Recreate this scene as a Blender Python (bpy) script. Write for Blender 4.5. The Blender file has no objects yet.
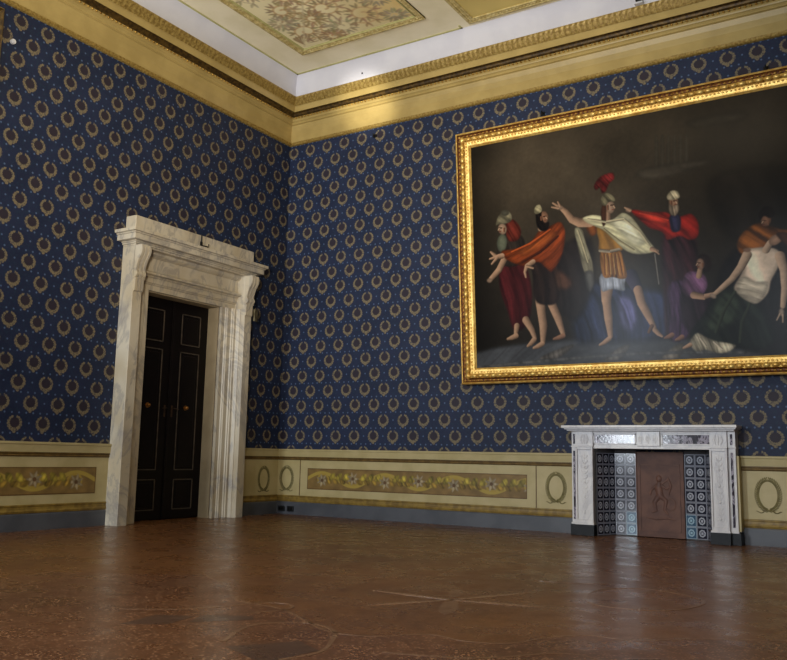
import bpy, bmesh, math, random
import numpy as np
from mathutils import Vector, Matrix
random.seed(7); rng = np.random.default_rng(5)
PI = math.pi
COL = bpy.context.scene.collection

PAINTED = [
  ('p',(84,76,62),[(2.732,2.95),(2.768,2.943),(2.752,2.595),(2.715,2.589)],0.0154,0,1.154,0.1),
  ('p',(84,76,62),[(2.803,2.936),(2.839,2.929),(2.823,2.583),(2.787,2.577)],0.0154,0,1.154,0.1),
  ('p',(84,76,62),[(2.875,2.923),(2.91,2.916),(2.894,2.571),(2.858,2.565)],0.0154,0,1.154,0.1),
  ('p',(84,76,62),[(2.946,2.909),(2.981,2.903),(2.965,2.559),(2.929,2.553)],0.0154,0,1.154,0.1),
  ('p',(84,76,62),[(3.016,2.896),(3.051,2.89),(3.035,2.547),(2.999,2.541)],0.0154,0,1.154,0.1),
  ('p',(84,76,62),[(3.086,2.883),(3.121,2.877),(3.104,2.535),(3.069,2.529)],0.0154,0,1.154,0.1),
  ('p',(78,70,58),[(2.531,2.582),(3.245,2.585),(3.287,2.505),(2.647,2.437)],0.0385,10,0.256,0.3),
  ('p',(36,31,26),[(3.369,2.322),(4.208,2.303),(4.171,1.62),(3.535,1.642)],0.1026,80,0.385,0.3),
  ('p',(60,54,44),[(3.154,3.092),(3.718,3.076),(3.735,2.976),(3.218,2.981)],0.0513,10,0.256,0.3),
  ('p',(74,76,80),[(0.241,0.44),(1.414,0.537),(2.679,0.489),(4.2,0.324),(4.182,-0.008),(0.109,0.065)],0.0385,5,0.115,0.15),
  ('p',(120,114,108),[(1.133,0.318),(1.492,0.456),(1.598,0.45),(1.351,0.295)],0.0192,80,0.077,0.25),
  ('p',(132,126,118),[(1.98,0.255),(2.213,0.417),(2.312,0.412),(2.156,0.247)],0.0192,80,0.077,0.25),
  ('p',(132,124,112),[(2.666,0.225),(2.862,0.395),(2.954,0.378),(2.853,0.205)],0.0192,80,0.077,0.25),
  ('p',(112,112,112),[(0.235,0.25),(2.431,0.333),(4.196,0.246),(4.195,0.224),(2.429,0.296),(0.235,0.223)],0.0128,80,0.077,0.25),
  ('p',(112,102,92),[(1.928,0.232),(4.194,0.213),(4.189,0.124),(1.924,0.132)],0.0256,5,0.385,0.2),
  ('p',(44,52,80),[(1.652,1.138),(1.969,1.237),(2.466,1.116),(2.797,0.99),(2.824,0.577),(2.558,0.472),(1.938,0.482),(1.628,0.55)],0.0769,75,0.103,0.5),
  ('p',(92,92,136),[(2.215,1.039),(2.386,0.975),(2.425,0.75),(2.344,0.583),(2.224,0.665),(2.183,0.867)],0.0513,75,0.077,0.4),
  ('p',(36,30,28),[(1.459,1.703),(1.862,1.785),(1.862,1.145),(1.624,0.781),(1.38,1.057)],0.0641,80,0.128,0.3),
  ('p',(70,24,26),[(0.607,1.636),(0.756,1.702),(0.954,1.6),(1.053,1.217),(1.012,0.85),(0.923,0.723),(0.78,0.706),(0.701,0.952),(0.595,1.284)],0.0192,78,0.077,0.4),
  ('l',(196,160,132),[(0.824,0.756,0.04),(0.806,0.651,0.029)]),
  ('l',(196,160,132),[(0.806,0.625,0.037),(0.747,0.604,0.032),(0.689,0.591,0.019)]),
  ('l',(196,160,132),[(0.955,0.827,0.051),(1.035,0.69,0.039),(1.073,0.583,0.028)]),
  ('l',(196,160,132),[(1.058,0.557,0.036),(1.014,0.512,0.031),(0.971,0.483,0.018)]),
  ('p',(48,40,34),[(0.619,1.99),(0.824,2.019),(0.964,1.894),(0.954,1.6),(0.664,1.576),(0.568,1.805)],0.0154,80,0.077,0.25),
  ('p',(120,124,102),[(0.717,1.876),(0.693,1.808),(0.651,1.772),(0.606,1.782),(0.576,1.833),(0.572,1.907),(0.596,1.975),(0.639,2.01),(0.684,2.001),(0.714,1.949)],0.0128,80,0.641,0.12),
  ('l',(196,160,132),[(0.682,1.683,0.044),(0.589,1.529,0.044),(0.467,1.419,0.034)]),
  ('p',(196,160,132),[(0.482,1.397),(0.474,1.38),(0.455,1.371),(0.431,1.373),(0.412,1.386),(0.405,1.404),(0.413,1.421),(0.433,1.43),(0.457,1.428),(0.476,1.415)],0.0128,80,0.641,0.12),
  ('p',(88,34,26),[(0.713,2.17),(0.83,2.181),(0.926,2.033),(0.878,1.904),(0.734,1.921)],0.0128,60,0.051,0.4),
  ('p',(196,160,132),[(0.719,2.085),(0.715,2.04),(0.69,2.01),(0.653,2.008),(0.617,2.034),(0.598,2.077),(0.601,2.122),(0.627,2.152),(0.664,2.154),(0.7,2.128)],0.0128,80,0.641,0.12),
  ('p',(152,142,112),[(0.565,2.148),(0.598,2.254),(0.689,2.323),(0.776,2.298),(0.801,2.199),(0.742,2.152),(0.624,2.154)],0.0103,40,0.077,0.4),
  ('p',(96,92,76),[(0.761,2.286),(0.749,2.264),(0.719,2.253),(0.683,2.258),(0.654,2.277),(0.644,2.302),(0.656,2.325),(0.686,2.336),(0.722,2.331),(0.75,2.312)],0.0128,80,0.641,0.12),
  ('l',(196,160,132),[(1.311,1.037,0.057),(1.398,0.822,0.051),(1.458,0.625,0.032)]),
  ('l',(160,120,96),[(1.457,0.586,0.034),(1.395,0.566,0.03),(1.334,0.554,0.017)]),
  ('l',(196,160,132),[(1.161,1.102,0.069),(1.175,0.917,0.058),(1.196,0.732,0.055),(1.182,0.524,0.033)]),
  ('l',(196,160,132),[(1.167,0.499,0.036),(1.11,0.471,0.031),(1.054,0.453,0.018)]),
  ('p',(44,32,28),[(1.095,1.584),(1.426,1.549),(1.454,1.233),(1.392,1.03),(1.241,1.003),(1.091,1.081),(1.072,1.348)],0.0192,80,0.09,0.4),
  ('p',(74,50,38),[(1.394,1.448),(1.553,1.354),(1.616,1.244),(1.52,1.175),(1.387,1.239)],0.0385,80,0.077,0.25),
  ('p',(128,56,24),[(0.641,1.783),(0.817,1.79),(0.99,1.823),(1.106,1.903),(1.194,1.999),(1.334,2.034),(1.473,2.069),(1.536,1.943),(1.515,1.749),(1.454,1.572),(1.339,1.427),(1.259,1.488),(1.151,1.579),(0.952,1.546),(0.767,1.619),(0.668,1.698)],0.0154,148,0.077,0.4),
  ('p',(158,78,34),[(0.902,1.766),(1.133,1.873),(1.359,1.965),(1.411,1.892),(1.185,1.761),(0.956,1.68)],0.0385,148,0.064,0.3),
  ('l',(196,160,132),[(1.081,1.586,0.036),(0.994,1.542,0.031),(0.963,1.465,0.02),(0.975,1.397,0.014)]),
  ('l',(196,160,132),[(0.994,1.542,0.017),(1.078,1.506,0.014)]),
  ('l',(196,160,132),[(0.639,1.715,0.038),(0.565,1.709,0.033),(0.478,1.787,0.015)]),
  ('l',(196,160,132),[(0.565,1.709,0.027),(0.461,1.693,0.014)]),
  ('l',(196,160,132),[(0.565,1.696,0.023),(0.488,1.622,0.015)]),
  ('l',(196,160,132),[(1.209,2.024,0.044),(1.212,2.104,0.041)]),
  ('p',(176,128,98),[(1.312,2.144),(1.293,2.099),(1.257,2.077),(1.218,2.086),(1.19,2.123),(1.185,2.173),(1.204,2.218),(1.24,2.24),(1.279,2.231),(1.306,2.194)],0.0128,80,0.641,0.12),
  ('p',(26,18,14),[(1.147,2.246),(1.217,2.263),(1.227,2.155),(1.267,2.083),(1.322,2.089),(1.305,1.998),(1.221,1.982),(1.154,2.058)],0.0115,60,0.038,0.4),
  ('p',(178,166,128),[(1.119,2.263),(1.149,2.326),(1.206,2.332),(1.231,2.261),(1.202,2.225),(1.146,2.219)],0.009,40,0.077,0.3),
  ('p',(150,142,116),[(1.67,1.952),(1.762,1.927),(1.808,1.753),(1.855,1.606),(1.887,1.449),(1.882,1.309),(1.816,1.29),(1.756,1.437),(1.723,1.595),(1.69,1.767)],0.0128,72,0.051,0.45),
  ('p',(206,198,160),[(1.67,1.952),(1.737,1.943),(1.795,1.742),(1.853,1.555),(1.773,1.538),(1.726,1.672),(1.691,1.793)],0.0128,72,0.051,0.3),
  ('p',(84,82,78),[(1.78,1.383),(1.884,1.373),(1.891,1.219),(1.835,1.122),(1.787,1.228)],0.0192,80,0.077,0.25),
  ('l',(66,62,86),[(2.362,1.275,0.086),(2.441,1.094,0.065)]),
  ('l',(196,160,132),[(2.441,1.094,0.056),(2.476,0.93,0.052),(2.548,0.778,0.046),(2.613,0.627,0.029)]),
  ('l',(196,160,132),[(2.624,0.59,0.031),(2.663,0.544,0.026),(2.703,0.512,0.016)]),
  ('l',(120,86,66),[(2.59,0.641,0.024),(2.551,0.57,0.019)]),
  ('l',(196,160,132),[(2.056,1.153,0.08),(2.043,1.003,0.063),(2.047,0.94,0.055),(2.059,0.776,0.054),(2.075,0.549,0.032)]),
  ('l',(196,160,132),[(2.054,0.513,0.033),(1.995,0.472,0.028),(1.937,0.445,0.016)]),
  ('p',(176,182,196),[(1.986,1.337),(2.29,1.319),(2.278,1.183),(2.268,1.097),(2.118,1.135),(1.99,1.121)],0.0128,86,0.038,0.3),
  ('p',(176,116,50),[(1.999,1.641),(2.227,1.615),(2.283,1.458),(2.313,1.28),(2.249,1.248),(2.137,1.284),(2.011,1.309)],0.0103,84,0.046,0.5),
  ('p',(186,132,58),[(1.946,1.929),(2.049,1.916),(2.172,1.799),(2.267,1.661),(2.239,1.601),(1.986,1.63),(1.979,1.771)],0.0128,70,0.115,0.3),
  ('l',(170,160,140),[(1.986,1.636,0.019),(2.113,1.609,0.019),(2.227,1.621,0.019)]),
  ('p',(120,66,30),[(1.819,2.023),(1.923,2.009),(1.957,1.876),(1.89,1.833),(1.828,1.918)],0.0179,80,0.077,0.25),
  ('l',(196,160,132),[(1.871,2.016,0.065),(1.74,2.027,0.061),(1.635,2.08,0.048),(1.559,2.189,0.039),(1.506,2.242,0.03)]),
  ('p',(196,160,132),[(1.519,2.254),(1.51,2.236),(1.486,2.228),(1.458,2.232),(1.435,2.247),(1.427,2.267),(1.436,2.284),(1.46,2.292),(1.488,2.288),(1.511,2.273)],0.0128,80,0.641,0.12),
  ('l',(196,160,132),[(1.453,2.283,0.018),(1.387,2.332,0.012)]),
  ('l',(196,160,132),[(1.452,2.257,0.017),(1.371,2.281,0.012)]),
  ('l',(196,160,132),[(1.481,2.279,0.015),(1.455,2.336,0.011)]),
  ('p',(214,206,164),[(1.782,2.08),(1.914,2.101),(2.055,2.056),(2.155,2.004),(2.285,2.075),(2.383,2.024),(2.465,1.913),(2.567,1.737),(2.669,1.577),(2.606,1.535),(2.436,1.541),(2.302,1.606),(2.17,1.748),(2.035,1.892),(1.896,1.974),(1.819,2.023)],0.0128,28,0.064,0.35),
  ('p',(238,232,196),[(2.154,1.979),(2.333,2.018),(2.45,1.852),(2.552,1.665),(2.417,1.668),(2.273,1.811)],0.0321,30,0.064,0.25),
  ('l',(196,160,132),[(2.099,2.037,0.043),(2.103,2.126,0.04)]),
  ('p',(196,160,132),[(2.195,2.167),(2.184,2.119),(2.155,2.091),(2.119,2.094),(2.09,2.127),(2.078,2.178),(2.089,2.227),(2.118,2.255),(2.154,2.251),(2.184,2.218)],0.0128,80,0.641,0.12),
  ('p',(70,40,24),[(2.035,2.2),(2.087,2.205),(2.078,1.989),(2.037,1.943),(2.017,2.074)],0.0128,80,0.077,0.25),
  ('p',(146,136,104),[(2.024,2.24),(2.04,2.328),(2.106,2.356),(2.181,2.307),(2.203,2.24),(2.127,2.238),(2.074,2.194)],0.0103,50,0.064,0.5),
  ('p',(112,34,34),[(1.942,2.472),(2.011,2.565),(2.103,2.601),(2.193,2.599),(2.203,2.521),(2.136,2.467),(2.094,2.384),(2.042,2.366),(2.019,2.434),(1.966,2.416)],0.0154,50,0.038,0.5),
  ('l',(196,160,132),[(2.633,1.581,0.029),(2.692,1.55,0.021)]),
  ('l',(196,160,132),[(2.68,1.551,0.014),(2.714,1.51,0.009)]),
  ('l',(150,146,138),[(2.666,1.516,0.008),(2.697,1.144,0.006)]),
  ('p',(58,28,34),[(2.784,1.748),(3.132,1.68),(3.147,1.27),(3.072,0.918),(3.03,0.517),(2.774,0.496),(2.747,0.945)],0.0321,86,0.077,0.5),
  ('p',(74,50,80),[(2.802,1.11),(3.057,1.087),(3.03,0.517),(2.785,0.495)],0.0256,86,0.051,0.5),
  ('l',(150,110,90),[(2.821,0.517,0.031),(2.779,0.498,0.026),(2.738,0.486,0.015)]),
  ('l',(150,110,90),[(2.936,0.486,0.03),(2.901,0.467,0.025),(2.865,0.455,0.015)]),
  ('p',(152,34,26),[(2.398,2.085),(2.485,2.085),(2.58,2.035),(2.725,2.027),(2.844,1.998),(2.9,1.929),(3.006,1.939),(3.111,1.949),(3.186,1.842),(3.178,1.675),(3.084,1.638),(2.971,1.7),(2.828,1.669),(2.762,1.775),(2.62,1.842),(2.503,1.958)],0.0154,40,0.077,0.45),
  ('p',(190,52,36),[(2.508,2.057),(2.7,2.006),(2.84,1.913),(2.789,1.845),(2.624,1.929)],0.0321,20,0.064,0.3),
  ('p',(44,42,66),[(2.866,1.958),(2.982,1.942),(2.974,1.773),(2.892,1.759),(2.86,1.836)],0.0154,80,0.051,0.3),
  ('p',(196,160,132),[(2.403,2.083),(2.393,2.071),(2.373,2.069),(2.35,2.077),(2.334,2.092),(2.331,2.108),(2.341,2.12),(2.362,2.122),(2.384,2.114),(2.4,2.099)],0.0128,80,0.641,0.12),
  ('l',(196,160,132),[(2.386,2.099,0.02),(2.325,2.139,0.011)]),
  ('p',(178,134,104),[(2.968,2.116),(2.956,2.073),(2.928,2.049),(2.895,2.054),(2.869,2.085),(2.861,2.131),(2.873,2.174),(2.901,2.198),(2.935,2.193),(2.96,2.161)],0.0128,80,0.641,0.12),
  ('p',(150,130,108),[(2.861,2.107),(2.906,2.075),(2.966,2.091),(2.974,2.017),(2.924,1.95),(2.867,1.995)],0.0128,80,0.038,0.4),
  ('p',(204,188,152),[(2.842,2.208),(2.892,2.262),(2.962,2.251),(2.994,2.185),(2.957,2.154),(2.863,2.156)],0.0115,60,0.038,0.4),
  ('p',(20,17,17),[(3.58,1.46),(4.165,1.507),(4.095,0.251),(3.576,0.322),(3.14,0.439),(3.3,0.947)],0.0513,80,0.077,0.25),
  ('p',(128,74,30),[(3.643,1.617),(3.734,1.699),(3.843,1.743),(3.967,1.693),(4.069,1.645),(4.17,1.609),(4.166,1.53),(3.934,1.466),(3.762,1.428),(3.654,1.405),(3.604,1.505)],0.0167,40,0.077,0.45),
  ('p',(150,106,80),[(3.98,1.749),(3.96,1.711),(3.928,1.694),(3.897,1.706),(3.878,1.74),(3.878,1.785),(3.898,1.823),(3.93,1.84),(3.961,1.828),(3.98,1.793)],0.0128,80,0.641,0.12),
  ('p',(24,16,14),[(3.859,1.846),(3.916,1.92),(3.989,1.909),(4.027,1.823),(3.972,1.784),(3.911,1.816),(3.866,1.775)],0.0128,80,0.077,0.25),
  ('p',(40,28,36),[(2.986,1.046),(3.225,1.024),(3.342,0.896),(3.213,0.553),(3.052,0.492),(2.948,0.737)],0.0321,80,0.077,0.4),
  ('p',(122,84,116),[(2.981,1.178),(3.043,1.257),(3.157,1.245),(3.244,1.177),(3.249,1.046),(3.165,0.946),(3.051,0.944),(2.963,1.048)],0.0154,55,0.077,0.4),
  ('p',(34,20,16),[(3.165,1.424),(3.235,1.452),(3.3,1.397),(3.305,1.278),(3.246,1.224),(3.193,1.289)],0.0128,80,0.077,0.25),
  ('l',(196,160,132),[(3.166,1.197,0.034),(3.181,1.267,0.029)]),
  ('p',(198,152,124),[(3.232,1.34),(3.228,1.3),(3.209,1.275),(3.182,1.273),(3.159,1.296),(3.147,1.335),(3.151,1.375),(3.17,1.4),(3.197,1.402),(3.221,1.378)],0.0128,80,0.641,0.12),
  ('l',(196,160,132),[(3.098,0.976,0.043),(3.21,0.943,0.034),(3.289,0.96,0.027),(3.335,0.968,0.022)]),
  ('p',(26,32,26),[(3.537,1.043),(3.66,0.916),(3.784,0.826),(3.873,0.716),(3.963,0.46),(3.851,0.308),(3.554,0.324),(3.161,0.414),(3.03,0.517),(3.2,0.742),(3.299,0.923),(3.393,1.033)],0.0231,60,0.115,0.5),
  ('p',(42,50,38),[(3.413,0.984),(3.604,0.875),(3.526,0.626),(3.279,0.525),(3.216,0.6)],0.0513,50,0.09,0.4),
  ('p',(206,194,166),[(3.025,0.422),(3.11,0.524),(3.209,0.471),(3.318,0.417),(3.449,0.387),(3.534,0.348),(3.443,0.283),(3.333,0.277),(3.202,0.318),(3.088,0.312)],0.0154,70,0.051,0.5),
  ('l',(196,160,132),[(3.024,0.386,0.027),(2.953,0.355,0.016)]),
  ('p',(214,190,166),[(3.688,1.448),(3.785,1.46),(3.892,1.459),(4.015,1.422),(4.063,1.337),(4.024,1.204),(3.944,1.063),(3.905,0.93),(3.794,0.825),(3.7,0.844),(3.586,0.946),(3.547,1.031),(3.631,1.174),(3.67,1.31)],0.0154,70,0.513,0.25),
  ('p',(222,206,180),[(3.662,1.148),(3.786,1.067),(3.912,1.055),(3.884,0.92),(3.784,0.826),(3.679,0.869),(3.587,0.957),(3.582,1.063)],0.0192,20,0.051,0.22),
  ('l',(206,178,152),[(3.911,1.423,0.041),(3.957,1.498,0.035)]),
  ('p',(198,154,124),[(4.036,1.475),(3.996,1.464),(3.961,1.478),(3.946,1.51),(3.955,1.548),(3.985,1.577),(4.025,1.587),(4.059,1.574),(4.075,1.542),(4.066,1.504)],0.0128,80,0.641,0.12),
  ('p',(60,36,24),[(4.025,1.593),(4.108,1.606),(4.167,1.553),(4.14,1.442),(4.092,1.493)],0.0128,80,0.077,0.25),
  ('l',(206,178,152),[(3.707,1.388,0.053),(3.635,1.256,0.046),(3.53,1.126,0.038),(3.415,1.031,0.033),(3.335,0.968,0.026)]),
  ('p',(206,178,152),[(3.345,0.923),(3.331,0.914),(3.309,0.918),(3.288,0.933),(3.276,0.952),(3.277,0.969),(3.291,0.978),(3.313,0.974),(3.334,0.959),(3.346,0.94)],0.0128,80,0.641,0.12),
  ('l',(206,178,152),[(4.052,1.338,0.054),(4.085,1.175,0.045),(4.084,0.971,0.039),(4.052,0.77,0.029)]),
  ('p',(206,178,152),[(4.06,0.702),(4.053,0.676),(4.039,0.66),(4.023,0.662),(4.01,0.679),(4.006,0.706),(4.013,0.732),(4.027,0.747),(4.044,0.746),(4.056,0.729)],0.0128,80,0.641,0.12),
  ('l',(206,178,152),[(4.017,0.682,0.011),(3.982,0.617,0.008)]),
  ('l',(206,178,152),[(4.047,0.669,0.011),(4.042,0.59,0.009)]),
  ('p',(180,136,108),[(3.752,1.441),(3.743,1.427),(3.722,1.42),(3.695,1.423),(3.674,1.435),(3.667,1.45),(3.676,1.465),(3.698,1.471),(3.724,1.468),(3.745,1.457)],0.0128,80,0.641,0.12),
  ('l',(70,42,30),[(0.649,2.095,0.008),(0.612,2.102,0.007)]),
  ('l',(228,190,158),[(0.614,2.093,0.009),(0.599,2.074,0.009)]),
  ('l',(150,80,62),[(0.631,2.049,0.008),(0.612,2.054,0.007)]),
  ('l',(140,96,72),[(0.684,2.083,0.015),(0.681,2.045,0.011)]),
  ('l',(70,42,30),[(1.251,2.171,0.008),(1.287,2.168,0.007)]),
  ('l',(228,190,158),[(1.284,2.16,0.008),(1.297,2.138,0.008)]),
  ('l',(150,80,62),[(1.265,2.122,0.007),(1.283,2.122,0.006)]),
  ('l',(140,96,72),[(1.218,2.168,0.014),(1.218,2.131,0.012)]),
  ('l',(70,42,30),[(2.147,2.193,0.007),(2.187,2.19,0.007)]),
  ('l',(228,190,158),[(2.184,2.18,0.008),(2.198,2.154,0.008)]),
  ('l',(150,80,62),[(2.162,2.134,0.006),(2.182,2.134,0.006)]),
  ('l',(140,96,72),[(2.108,2.189,0.013),(2.109,2.144,0.01)]),
  ('l',(70,42,30),[(2.917,2.135,0.007),(2.947,2.132,0.006)]),
  ('l',(228,190,158),[(2.945,2.125,0.007),(2.955,2.105,0.007)]),
  ('l',(150,80,62),[(2.928,2.09,0.006),(2.943,2.09,0.005)]),
  ('l',(140,96,72),[(2.889,2.132,0.011),(2.889,2.098,0.009)]),
  ('l',(70,42,30),[(3.188,1.35,0.006),(3.156,1.356,0.005)]),
  ('l',(228,190,158),[(3.157,1.347,0.007),(3.144,1.328,0.007)]),
  ('l',(150,80,62),[(3.172,1.305,0.005),(3.155,1.309,0.006)]),
  ('l',(140,96,72),[(3.218,1.34,0.012),(3.215,1.303,0.009)]),
  ('l',(70,42,30),[(3.927,1.757,0.005),(3.897,1.763,0.005)]),
  ('l',(228,190,158),[(3.898,1.754,0.006),(3.886,1.736,0.006)]),
  ('l',(150,80,62),[(3.911,1.713,0.005),(3.896,1.717,0.005)]),
  ('l',(140,96,72),[(3.954,1.746,0.011),(3.951,1.71,0.008)]),
  ('l',(222,214,178),[(1.847,2.058,0.01),(2.078,1.989,0.015),(2.307,1.996,0.012),(2.497,1.808,0.012),(2.61,1.621,0.01)]),
  ('l',(176,168,130),[(2.049,1.903,0.011),(2.22,1.742,0.013),(2.413,1.594,0.01)]),
  ('l',(214,206,170),[(1.709,1.921,0.011),(1.767,1.719,0.012),(1.825,1.507,0.01)]),
  ('l',(206,96,44),[(0.786,1.753,0.012),(1.047,1.83,0.017),(1.332,1.982,0.014)]),
  ('l',(84,36,18),[(0.925,1.603,0.014),(1.183,1.708,0.018),(1.438,1.889,0.014)]),
  ('l',(210,70,52),[(2.507,2.045,0.011),(2.699,1.981,0.013),(2.84,1.913,0.01)]),
  ('l',(128,80,34),[(2.035,1.586,0.007),(2.037,1.319,0.008)]),
  ('l',(128,80,34),[(2.081,1.581,0.007),(2.092,1.314,0.007)]),
  ('l',(128,80,34),[(2.127,1.576,0.006),(2.146,1.309,0.007)]),
  ('l',(128,80,34),[(2.172,1.571,0.007),(2.2,1.303,0.007)]),
  ('l',(128,80,34),[(2.218,1.566,0.006),(2.254,1.298,0.007)]),
  ('l',(212,170,100),[(2.061,1.583,0.005),(2.063,1.329,0.006)]),
  ('l',(212,170,100),[(2.107,1.578,0.005),(2.117,1.324,0.007)]),
  ('l',(212,170,100),[(2.152,1.573,0.005),(2.172,1.319,0.006)]),
  ('l',(212,170,100),[(2.197,1.568,0.005),(2.226,1.313,0.006)]),
  ('l',(58,68,52),[(3.555,0.972,0.016),(3.424,0.773,0.022),(3.323,0.522,0.017)]),
  ('l',(50,58,44),[(3.709,0.82,0.016),(3.613,0.62,0.021),(3.579,0.391,0.016)]),
  ('l',(236,226,204),[(3.141,0.463,0.01),(3.204,0.365,0.011)]),
  ('l',(236,226,204),[(3.295,0.407,0.01),(3.38,0.321,0.011)]),
]


# ------------------------------------------------------------------ helpers
def lin(c):
    return tuple(((v/255)/12.92 if v/255 <= .04045 else ((v/255+.055)/1.055)**2.4) for v in c)

class MB:
    """collects simple solids; build() links them as one mesh object"""
    def __init__(s): s.v = []; s.f = []; s.m = []; s.mi = 0
    def add(s, vs, fs):
        b = len(s.v); s.v += [tuple(v) for v in vs]
        for f in fs: s.f.append(tuple(b+i for i in f)); s.m.append(s.mi)
        return s
    def box(s, x0, y0, z0, x1, y1, z1):
        x0, x1 = sorted((x0, x1)); y0, y1 = sorted((y0, y1)); z0, z1 = sorted((z0, z1))
        vs = [(x, y, z) for x in (x0, x1) for y in (y0, y1) for z in (z0, z1)]
        return s.add(vs, [(0,1,3,2),(4,6,7,5),(0,4,5,1),(2,3,7,6),(0,2,6,4),(1,5,7,3)])
    def prism(s, pts, fn, a, b):
        """2D polygon pts extruded from a to b; fn(p, q, t) -> xyz"""
        n = len(pts)
        vs = [fn(p, q, a) for p, q in pts] + [fn(p, q, b) for p, q in pts]
        return s.add(vs, [tuple(range(n)), tuple(range(2*n-1, n-1, -1))] + [(i, i+n, (i+1) % n+n, (i+1) % n) for i in range(n)])
    def sphere(s, c, r, nu=8, nv=5):
        if not hasattr(r, '__len__'): r = (r, r, r)
        vs = [(c[0], c[1], c[2]+r[2])]
        for j in range(1, nv):
            t = PI*j/nv
            for i in range(nu):
                p = 2*PI*i/nu; vs.append((c[0]+r[0]*math.sin(t)*math.cos(p), c[1]+r[1]*math.sin(t)*math.sin(p), c[2]+r[2]*math.cos(t)))
        vs.append((c[0], c[1], c[2]-r[2])); fs = []
        for i in range(nu): fs.append((0, 1+i, 1+(i+1) % nu))
        for j in range(nv-2):
            for i in range(nu):
                a = 1+j*nu; fs.append((a+i, a+nu+i, a+nu+(i+1) % nu, a+(i+1) % nu))
        a = 1+(nv-2)*nu
        for i in range(nu): fs.append((a+i, len(vs)-1, a+(i+1) % nu))
        return s.add(vs, fs)
    def tube(s, pts, r, n=8, squash=None):
        pts = [Vector(p) for p in pts]; rs = r if hasattr(r, '__len__') else [r]*len(pts)
        rings = []
        up = Vector((0, 0, 1))
        for i, p in enumerate(pts):
            d = (pts[min(i+1, len(pts)-1)]-pts[max(i-1, 0)]).normalized()
            ref = squash if squash else (up if abs(d.z) < .9 else Vector((1, 0, 0)))
            ref = Vector(ref); a = d.cross(ref).normalized(); b = a.cross(d).normalized()
            k = .35 if squash else 1
            rings.append([p+a*rs[i]*math.cos(2*PI*j/n)+b*k*rs[i]*math.sin(2*PI*j/n) for j in range(n)])
        vs = [v for R in rings for v in R]; fs = [tuple(range(n))[::-1], tuple(range(len(vs)-n, len(vs)))]
        for i in range(len(pts)-1):
            for j in range(n): fs.append((i*n+j, i*n+(j+1) % n, (i+1)*n+(j+1) % n, (i+1)*n+j))
        return s.add(vs, fs)
    def build(s, name, mats, parent=None, smooth=False, bevel=0, angle=35):
        me = bpy.data.meshes.new(name); me.from_pydata(s.v, [], s.f)
        mats = mats if isinstance(mats, (list, tuple)) else [mats]
        for m in mats: me.materials.append(m)
        me.polygons.foreach_set('material_index', s.m)
        bm = bmesh.new(); bm.from_mesh(me); bmesh.ops.recalc_face_normals(bm, faces=bm.faces)
        if smooth:
            for f in bm.faces: f.smooth = True
            for e in bm.edges:
                if len(e.link_faces) == 2 and e.calc_face_angle(0) > math.radians(angle): e.smooth = False
        bm.to_mesh(me); bm.free()
        o = bpy.data.objects.new(name, me); COL.objects.link(o)
        if parent: o.parent = parent
        if bevel:
            b = o.modifiers.new('bevel', 'BEVEL'); b.width = bevel; b.segments = 2; b.limit_method = 'ANGLE'; b.angle_limit = .6
        return o

def thing(name, label, cat, loc=(0, 0, 0), group=None):
    o = bpy.data.objects.new(name, None); o.empty_display_size = .1; COL.objects.link(o); o.location = loc
    o['label'] = label; o['category'] = cat
    if group: o['group'] = group
    return o
def tag(o, label, cat, group=None):
    o['label'] = label; o['category'] = cat
    if group: o['group'] = group
    return o
def struct(o): o['kind'] = 'structure'; return o

# ---- node expressions
class E:
    def __init__(s, nt, k): s.nt = nt; s.k = k
    def op(s, o, *a, clamp=False):
        n = s.nt.nodes.new('ShaderNodeMath'); n.operation = o; n.use_clamp = clamp
        for i, v in enumerate((s,)+a):
            if isinstance(v, E): s.nt.links.new(v.k, n.inputs[i])
            else: n.inputs[i].default_value = v
        return E(s.nt, n.outputs[0])
    def __add__(s, o): return s.op('ADD', o)
    def __sub__(s, o): return s.op('SUBTRACT', o)
    def __mul__(s, o): return s.op('MULTIPLY', o)
    def __truediv__(s, o): return s.op('DIVIDE', o)
    def lt(s, v): return s.op('LESS_THAN', v)
    def gt(s, v): return s.op('GREATER_THAN', v)
    def step(s, a, b):      # smooth 0 at a -> 1 at b
        n = s.nt.nodes.new('ShaderNodeMapRange'); n.interpolation_type = 'SMOOTHSTEP'
        s.nt.links.new(s.k, n.inputs[0]); n.inputs[1].default_value = a; n.inputs[2].default_value = b
        return E(s.nt, n.outputs[0])
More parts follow.
